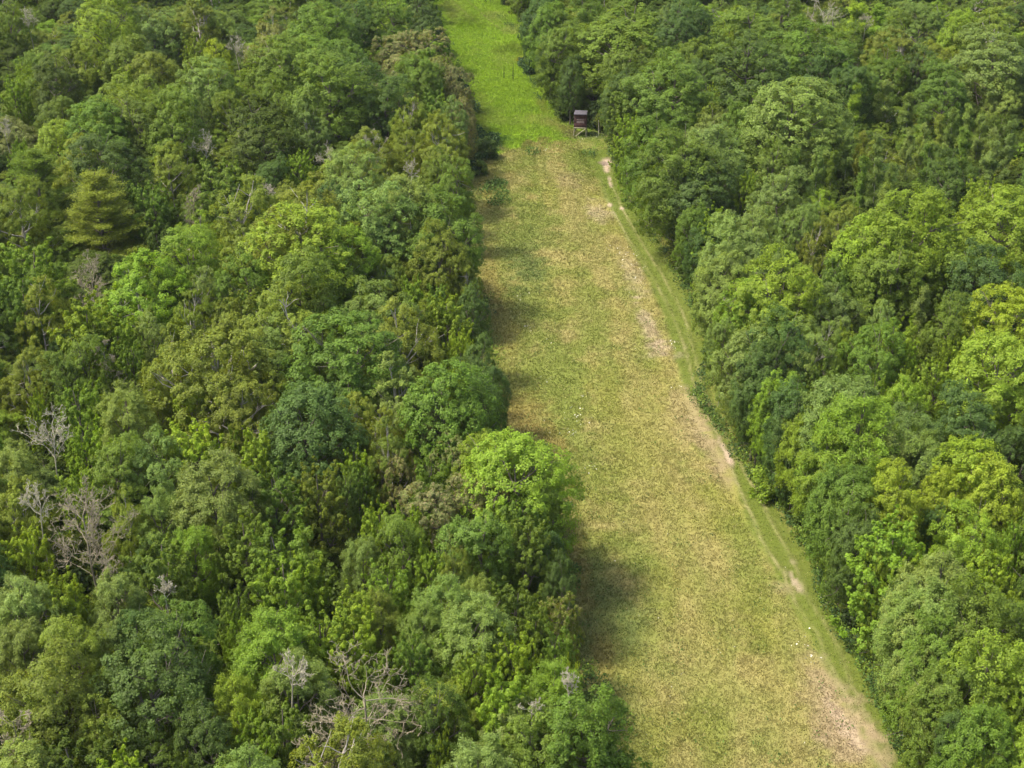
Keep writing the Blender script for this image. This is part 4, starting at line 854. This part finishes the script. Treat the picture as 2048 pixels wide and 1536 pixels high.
# trees the photo shows only as more of the wood: fill wherever a crown is not yet near
def in_wood(x, y, R, H, margin=.7):
    for z in (1.0, H * .5):
        px, py = to_px(x, y, z); d = depth(x, y, z); r_ = (R * margin + .3) * F / d
        g_ = to_px(x, y, 0)[1]
        if z == 1.0 and g_ < -70: return True
        if lsil(py) - r_ < px < rsil(py) + r_: return False
    return True
r2 = np.random.default_rng(5)
fill = []
for y in np.arange(62, 350, 4.2):
    half = y * .47 + 14
    for x in np.arange(-half, half, 4.2):
        X_ = x + r2.uniform(-1.7, 1.7); Y_ = y + r2.uniform(-1.7, 1.7)
        R = r2.uniform(2.2, 3.2); H = r2.uniform(5.0, 7.6)
        pxx, pyy = to_px(X_, Y_, H)
        far = pyy < -10
        if far or pxx < -30 or pxx > 2078 or pyy > 1560: H += 4.5
        sd = 1 if pxx < (lsil(pyy + 60) + rsil(pyy + 60)) / 2 else -1
        if pyy > -70 and outline_shift(X_, Y_, R * 1.2, H, sd) < 0: continue
        if not in_wood(X_, Y_, R, H, .3): continue
        if hides_blind(X_, Y_, R, H) > 0 or np.hypot(X_ - BLX, Y_ - BLY - .7) < R + 1.6: continue
        if len(hx):
            dd = np.hypot(hx - X_, hy - Y_)
            if (dd < .50 * (hR + R)).any(): continue
        if any(q['w'] > 70 and np.hypot(q['x'] - X_, q['y'] - Y_) < 4.5 for q in dead_plan): continue
        k = r2.choice(list('roobbmw')); t = r2.choice(list('GGTDDOOPL'))
        px, py = to_px(X_, Y_, H)
        plan.append(dict(x=X_, y=Y_, R=R, H=H, k=k, t=t, px=px, py=py + 30, w=2 * R * F / depth(X_, Y_, H), hand=False))

# rank: the 300 crowns that show largest stand as individual trees
def score(q):
    inf = -10 < q['px'] < 2058 and -20 < q['py'] < 1540
    return (1e4 if q['hand'] else 0) + (q['w'] if inf else 0)
order = sorted(range(len(plan)), key=lambda i: -score(plan[i]))
NIND = len(ROWS)
ind = [plan[i] for i in order[:NIND]]
rest = [plan[i] for i in order[NIND:]]

def place_of(px, py):
    L_, R_ = lsil(py), rsil(py)
    v = ('top', 'upper', 'middle', 'lower', 'bottom')[int(np.clip(py / 308, 0, 4))]
    if px < (L_ + R_) / 2:
        if px > L_ - 75: return f"left of the meadow, {v} row"
        if px < 130: return f"by left photo edge, {v} row"
        return ("in left wood, " if px > 620 * .6 + 60 else "far into left wood, ") + v + ' row'
    if px < R_ + 75: return f"right of the meadow, {v} row"
    if px > 1920: return f"by right photo edge, {v} row"
    return ("in right wood, " if px < 1690 else "far into right wood, ") + v + ' row'
NUMW = ['one', 'two', 'three', 'four', 'five', 'six', 'seven', 'eight', 'nine', 'ten', 'eleven', 'twelve', 'thirteen', 'fourteen', 'fifteen', 'sixteen']
ORD = ['leftmost', 'second', 'third', 'fourth', 'fifth', 'sixth', 'seventh', 'eighth', 'ninth', 'tenth', 'eleventh', 'twelfth', 'thirteenth', 'fourteenth', 'fifteenth', 'sixteenth']
def label_all(items, word):
    b = {}
    for q in items: b.setdefault((word(q), place_of(q['px'], q['py'])), []).append(q)
    for (wd, pl), qs in b.items():
        qs.sort(key=lambda q: q['px']); n = len(qs)
        for i, q in enumerate(qs):
            if n == 1: q['label'] = f'{wd} {pl}'
            elif i == 0: q['label'] = f'{wd} {pl}, leftmost of {NUMW[n-1]}'
            elif i == n - 1: q['label'] = f'{wd} {pl}, rightmost of {NUMW[n-1]}'
            else: q['label'] = f'{wd} {pl}, {ORD[i]} of {NUMW[n-1]}'
label_all(ind, lambda q: f"{TONEW[q['t']]} {KINDW[q['k']]}")
label_all(dead_plan, lambda q: DW[q['k']])
for q in dead_plan: q['e']['label'] = q['label']

def tinted(t):
    c = np.array(TONES[t]) * 1.17 * r2.uniform(.88, 1.12) * np.array([r2.uniform(.92, 1.08), 1, r2.uniform(.9, 1.2)])
    return [float(v) for v in c]
for j, q in enumerate(ind + rest):
    sh = SHAPES[q['k']]; q['v'] = j * 7 % len(sh) if q['k'] != 'p' else j % 2
    _, _, R0, H0 = sh[q['v']]
    q['s'] = (q['R'] / R0 * r2.uniform(.94, 1.06), q['R'] / R0 * r2.uniform(.94, 1.06), q['H'] / H0)
    if q['k'] == 'a': q['s'] = (max(q['s'][0], .75), max(q['s'][1], .75), q['s'][2])
    q['rz'] = r2.random() * 6.283; q['tint'] = tinted(q['t'])
firsts = {}
for q in ind:
    cm, tm, _, _ = SHAPES[q['k']][q['v']]
    key = (q['k'], q['v'])
    if key not in firsts:
        root = root_empty(KINDN[q['k']], (0, 0, 0))
        crown = obj('crown', cm, root); trunk = obj('trunk', tm, root)
        firsts[key] = (root, crown, trunk)
    else:
        a, b_, c_ = firsts[key]
        root = a.copy(); crown = b_.copy(); trunk = c_.copy()
        for o in (root, crown, trunk): COL.objects.link(o)
        crown.parent = root; trunk.parent = root
    root.location = (q['x'], q['y'], 0); root.rotation_euler = (0, 0, q['rz']); root.scale = q['s']
    crown['tint'] = q['tint']; root['label'] = q['label']; root['category'] = {'b': 'birch', 'm': 'maple', 'a': 'aspen', 'p': 'pine'}.get(q['k'], 'tree'); root['group'] = GROUPW[q['k']]

# the rest of the wood: one object each for canopy and undergrowth, instancing the same tree shapes
def instancer(name, items, label, cat, with_trunks=True):
    n = len(items)
    me = bpy.data.meshes.new(name); me.vertices.add(n)
    me.vertices.foreach_set('co', np.array([[q['x'], q['y'], q.get('z', 0)] for q in items], np.float32).ravel())
    a = me.attributes.new('tint', 'FLOAT_COLOR', 'POINT'); a.data.foreach_set('color', np.array([[*q['tint'], 1] for q in items], np.float32).ravel())
    a = me.attributes.new('size', 'FLOAT_VECTOR', 'POINT'); a.data.foreach_set('vector', np.array([q['s'] for q in items], np.float32).ravel())
    a = me.attributes.new('turn', 'FLOAT_VECTOR', 'POINT'); a.data.foreach_set('vector', np.array([[0, 0, q['rz']] for q in items], np.float32).ravel())
    keys = sorted({(q['k'], q['v']) for q in items})
    a = me.attributes.new('which', 'INT', 'POINT'); a.data.foreach_set('value', np.array([keys.index((q['k'], q['v'])) for q in items], np.int32))
    o = obj(name, me)
    o['kind'] = 'stuff'; o['label'] = label; o['category'] = cat
    ng = bpy.data.node_groups.new(name, 'GeometryNodeTree')
    ng.interface.new_socket('Geometry', in_out='INPUT', socket_type='NodeSocketGeometry'); ng.interface.new_socket('Geometry', in_out='OUTPUT', socket_type='NodeSocketGeometry')
    gi = ng.nodes.new('NodeGroupInput'); gout = ng.nodes.new('NodeGroupOutput'); jn = ng.nodes.new('GeometryNodeJoinGeometry')
    def named(nm, ty):
        x = ng.nodes.new('GeometryNodeInputNamedAttribute'); x.data_type = ty; x.inputs[0].default_value = nm; return x.outputs[0]
    sz, tn, wh = named('size', 'FLOAT_VECTOR'), named('turn', 'FLOAT_VECTOR'), named('which', 'INT')
    for i, key in enumerate(keys):
        cmp_ = ng.nodes.new('FunctionNodeCompare'); cmp_.data_type = 'INT'; cmp_.operation = 'EQUAL'
        ng.links.new(wh, cmp_.inputs[2]); cmp_.inputs[3].default_value = i
        if key in firsts: srcs = firsts[key][1:]
        else: srcs = next(f for kk, f in firsts.items() if kk[0] == key[0])[1:]
        for s_ in srcs[:2 if with_trunks else 1]:
            oi = ng.nodes.new('GeometryNodeObjectInfo'); oi.inputs['Object'].default_value = s_; oi.inputs['As Instance'].default_value = True
            ip = ng.nodes.new('GeometryNodeInstanceOnPoints')
            ng.links.new(gi.outputs[0], ip.inputs['Points']); ng.links.new(oi.outputs['Geometry'], ip.inputs['Instance']); ng.links.new(cmp_.outputs[0], ip.inputs['Selection'])
            ng.links.new(tn, ip.inputs['Rotation']); ng.links.new(sz, ip.inputs['Scale']); ng.links.new(ip.outputs[0], jn.inputs[0])
    ng.links.new(jn.outputs[0], gout.inputs[0])
    md = o.modifiers.new('scatter', 'NODES'); md.node_group = ng
    return o
# three real bushes at the strip's edge carry the shrub shapes
for i, (px, py, s) in enumerate(((972, 318, 1.15), (958, 352, .8), (1535, 995, 1.2))):
    p = at(px, py); root = root_empty('shrub', (p[0], p[1], .1)); crown = obj('crown', SHAPES['h'][i][0], root); trunk = obj('stems', SHAPES['h'][i][1], root)
    root.scale = (s, s, s); crown['tint'] = list(TONES['TGL'[i]]); root['category'] = 'shrub'; root['group'] = 'shrubs at the meadow edge'
    root['label'] = ("dark green shrub at the meadow's left edge where bright and dry grass meet", 'smaller green shrub at the left foot of the trees just below the dark one', "light green shrub on the meadow's right edge beside the track, lower half")[i]
    firsts[('h', i)] = (root, crown, trunk)
instancer('distant_woodland', rest, 'more trees of the same mixed wood between and beyond the large crowns', 'woodland')
under = []
for y in np.arange(60, 345, 2.7):
    half = y * .45 + 10
    for x in np.arange(-half, half, 2.7):
        X_ = x + r2.uniform(-1.2, 1.2); Y_ = y + r2.uniform(-1.2, 1.2); s = r2.uniform(.8, 1.7)
        px, py = to_px(X_, Y_, 0); sc_ = F / depth(X_, Y_, 0)
        if lsil(py) - 1.7 * s * sc_ < px < rsil(py) + (-.4 + s * .8) * sc_ and py > -70: continue
        if px < lsil(py) and px > lsil(py) - 2 * sc_ and r2.random() < .5: continue
        under.append(dict(x=X_, y=Y_, k='h', v=int(r2.integers(0, 3)), s=(s, s, s * r2.uniform(.8, 1.3)), rz=r2.random() * 6.28, tint=[float(v) for v in np.array(TONES[r2.choice(list('GGTDOL'))]) * r2.uniform(.6, .95)]))
instancer('undergrowth', under, 'shrubby green undergrowth beneath the trees', 'undergrowth', False)

# ------------------------------------------------------------------ hunting blind and small things
def box_verts(c, s, rot=None):
    v = np.array([[x, y, z] for x in (-.5, .5) for y in (-.5, .5) for z in (-.5, .5)]) * s
    if rot is not None: v = v @ np.array(rot).T
    return v + c
BF = np.array([[0, 1, 3, 2], [4, 6, 7, 5], [0, 4, 5, 1], [2, 3, 7, 6], [0, 2, 6, 4], [1, 5, 7, 3]])
def boxes(name, lst, m, parent):
    V = []; Fc = []
    for k, (c, s) in enumerate(lst): V.append(box_verts(np.array(c, float), np.array(s, float))); Fc.append(BF + 8 * k)
    o = obj(name, mesh_np(name, np.concatenate(V), 4, np.concatenate(Fc), [m]), parent)
    bv = o.modifiers.new('bevel', 'BEVEL'); bv.width = .012; bv.segments = 1
    return o
def beam(name, a, b, w, m, parent):
    a, b = np.array(a, float), np.array(b, float)
    return obj(name, tube_mesh(name, [(np.array([a, (a + b) / 2, b]), np.full(3, w))], m, 4), parent)
WALL = bark_material('dark red-brown boards', (0.060, 0.021, 0.019), (0.042, 0.018, 0.016), 3)
ROOF = bark_material('grey roofing felt', (0.085, 0.078, 0.09), (0.06, 0.055, 0.065), 3)
LUMBER = bark_material('weathered lumber', (0.33, 0.30, 0.19), (0.25, 0.23, 0.15), 4)
DARK = bark_material('dark opening', (0.03, 0.022, 0.02), (0.02, 0.016, 0.015), 4)
PANEL = bark_material('faded shutter', (0.10, 0.055, 0.05), (0.08, 0.045, 0.04), 4)
pb = at(1161, 274); dpb = depth(*pb)
bl = root_empty('hunting_blind', (pb[0], pb[1] + .7, 0), math.radians(-7))
bl['label'] = 'dark red-brown hunting blind on timber legs at the edge of the wood'; bl['category'] = 'hunting blind'
w_, zb, hc = 1.72, 1.5, 1.95
wl = boxes('front_wall', [((0, -w_ / 2, zb + .33), (w_, .05, .62)), ((0, -w_ / 2, zb + hc - .24), (w_, .05, .48)), ((-w_ / 2 + .17, -w_ / 2, zb + 1.05), (.34, .05, .83)), ((w_ / 2 - .13, -w_ / 2, zb + 1.05), (.26, .05, .83))], WALL, bl)
boxes('side_wall', [((-w_ / 2 - .028, 0, zb + hc / 2 + .02), (.05, w_ + .04, hc))], WALL, bl)
boxes('side_wall', [((w_ / 2 + .028, 0, zb + hc / 2 + .02), (.05, w_ + .04, hc))], WALL, bl)
boxes('back_wall', [((0, w_ / 2, zb + hc / 2 + .02), (w_, .05, hc))], WALL, bl)
win = boxes('window', [((.04, -w_ / 2 + .06, zb + 1.05), (1.16, .03, .83))], PANEL, bl)
for z_ in (.74, .92, 1.18): boxes('slat', [((.04, -w_ / 2 - .012, zb + z_), (1.12, .045, .06))], bark_material('pale slat', (.36, .28, .26), (.30, .23, .21), 4), win)
for z_ in (.35, .95, 1.5): boxes('hinge_strip', [((-w_ / 2 - .07, -w_ / 2 + .12, zb + z_), (.03, .16, .2))], bark_material('pale fitting', (.42, .38, .38), (.34, .30, .30), 4), bl)
boxes('roof', [((0, 0, zb + hc + .075), (w_ + .16, w_ + .3, .07))], ROOF, bl)
boxes('floor_frame', [((0, -w_ / 2 - .03, zb - .06), (w_ + .12, .1, .15)), ((0, w_ / 2, zb - .06), (w_ + .12, .1, .15)), ((-w_ / 2 - .03, 0, zb - .06), (.1, w_ - .06, .15)), ((w_ / 2 + .03, 0, zb - .06), (.1, w_ - .06, .15)), ((0, 0, zb + .0), (w_ - .1, w_ - .1, .03))], LUMBER, bl)
for sx_ in (-1, 1):
    for sy_ in (-1, 1): beam('leg', (sx_ * (w_ / 2 + .12), sy_ * (w_ / 2 + .05), -.2), (sx_ * (w_ / 2 - .05), sy_ * (w_ / 2 - .05), zb - .1), .075, LUMBER, bl)
beam('brace', (-w_ / 2 + .15, -w_ / 2 - .12, .15), (w_ / 2, -w_ / 2 - .08, zb - .12), .06, LUMBER, bl)
# bare pale pole right of the blind
pp = at(1197, 273)
pole = obj('pole', tube_mesh('pole', [(np.array([[0, 0, -.2], [.02, 0, 1.2], [-.05, .02, 2.5]]), np.array([.06, .05, .04]))], BIRCHBARK, 6)); pole.location = (pp[0], pp[1], 0)
pole['label'] = 'slim pale bare pole standing right of the hunting blind'; pole['category'] = 'pole'
# orange marker
m, nt, out = mat('orange paint'); b = N(nt, 'ShaderNodeBsdfPrincipled'); b.inputs['Base Color'].default_value = (.45, .09, .02, 1); b.inputs['Roughness'].default_value = .6; nt.links.new(b.outputs[0], out.inputs[0])
pp = at(990, 284)
mk = root_empty('marker_stake', (pp[0], pp[1], 0)); mk['label'] = "small red-orange marker stake low in the bright green grass, left side"; mk['category'] = 'marker'
beam('stake', (.05, 0, 0), (-.12, 0, .75), .035, m, mk); boxes('flag', [((-.05, 0, .68), (.2, .02, .22))], m, mk)
# spindly dark saplings in the far plot
sap_c, sap_t = None, None
for i, (px, py, h) in enumerate(((1008, 160, 2.4), (1026, 165, 3.3), (1059, 155, 2.8))):
    p = at(px, py)
    if sap_c is None:
        r = np.random.default_rng(77); n = 500; z = r.random(n) ** .8; pos = np.stack([r.normal(size=n) * .13 * (1.15 - z), r.normal(size=n) * .13 * (1.15 - z), .3 + z * 2.7], -1)
        sap_c = crown_mesh('crown', [(leaf_quads(pos, nrm(r.normal(size=(n, 3)) + [0, 0, .5]), np.full(n, .16), .5, r=r), np.stack([r.random(n), r.random(n) * .3, 0 * z], -1))])
        sap_t = tube_mesh('stem', [(np.array([[0, 0, -.1], [.02, 0, 1.5], [0, 0, 2.9]]), np.array([.04, .03, .01]))], BARK, 5)
    rt = root_empty('sapling', (p[0], p[1], 0), i * 2.0); rt.scale = (.42, .42, h / 3)
    c = obj('crown', sap_c, rt); c['tint'] = [.02, .05, .015]; obj('stem', sap_t, rt)
    rt['category'] = 'sapling'; rt['group'] = 'thin saplings in the bright green plot'
    rt['label'] = ('shortest thin dark sapling, leftmost in the bright green plot', 'tallest thin dark sapling in the middle of the bright green plot', "thin dark sapling beside the bright green plot's right edge")[i]
# thin summer haze: the far crowns are a little paler than the near ones
hz = mesh_np('haze', box_verts(np.array([0, 900., 35.]), np.array([3100, 3100, 76.])), 4, BF, [])
m, nt, out = mat('thin haze'); pv = N(nt, 'ShaderNodeVolumePrincipled'); pv.inputs['Density'].default_value = .00005; pv.inputs['Color'].default_value = (.9, .95, 1, 1)
nt.links.new(pv.outputs[0], out.inputs['Volume']); hz.materials.append(m)
ho = obj('haze', hz); ho['kind'] = 'stuff'; ho['label'] = 'thin pale summer haze in the air'
print('trees', len(ind), 'rest', len(rest), 'under', len(under), 'hand', len(ROWS))
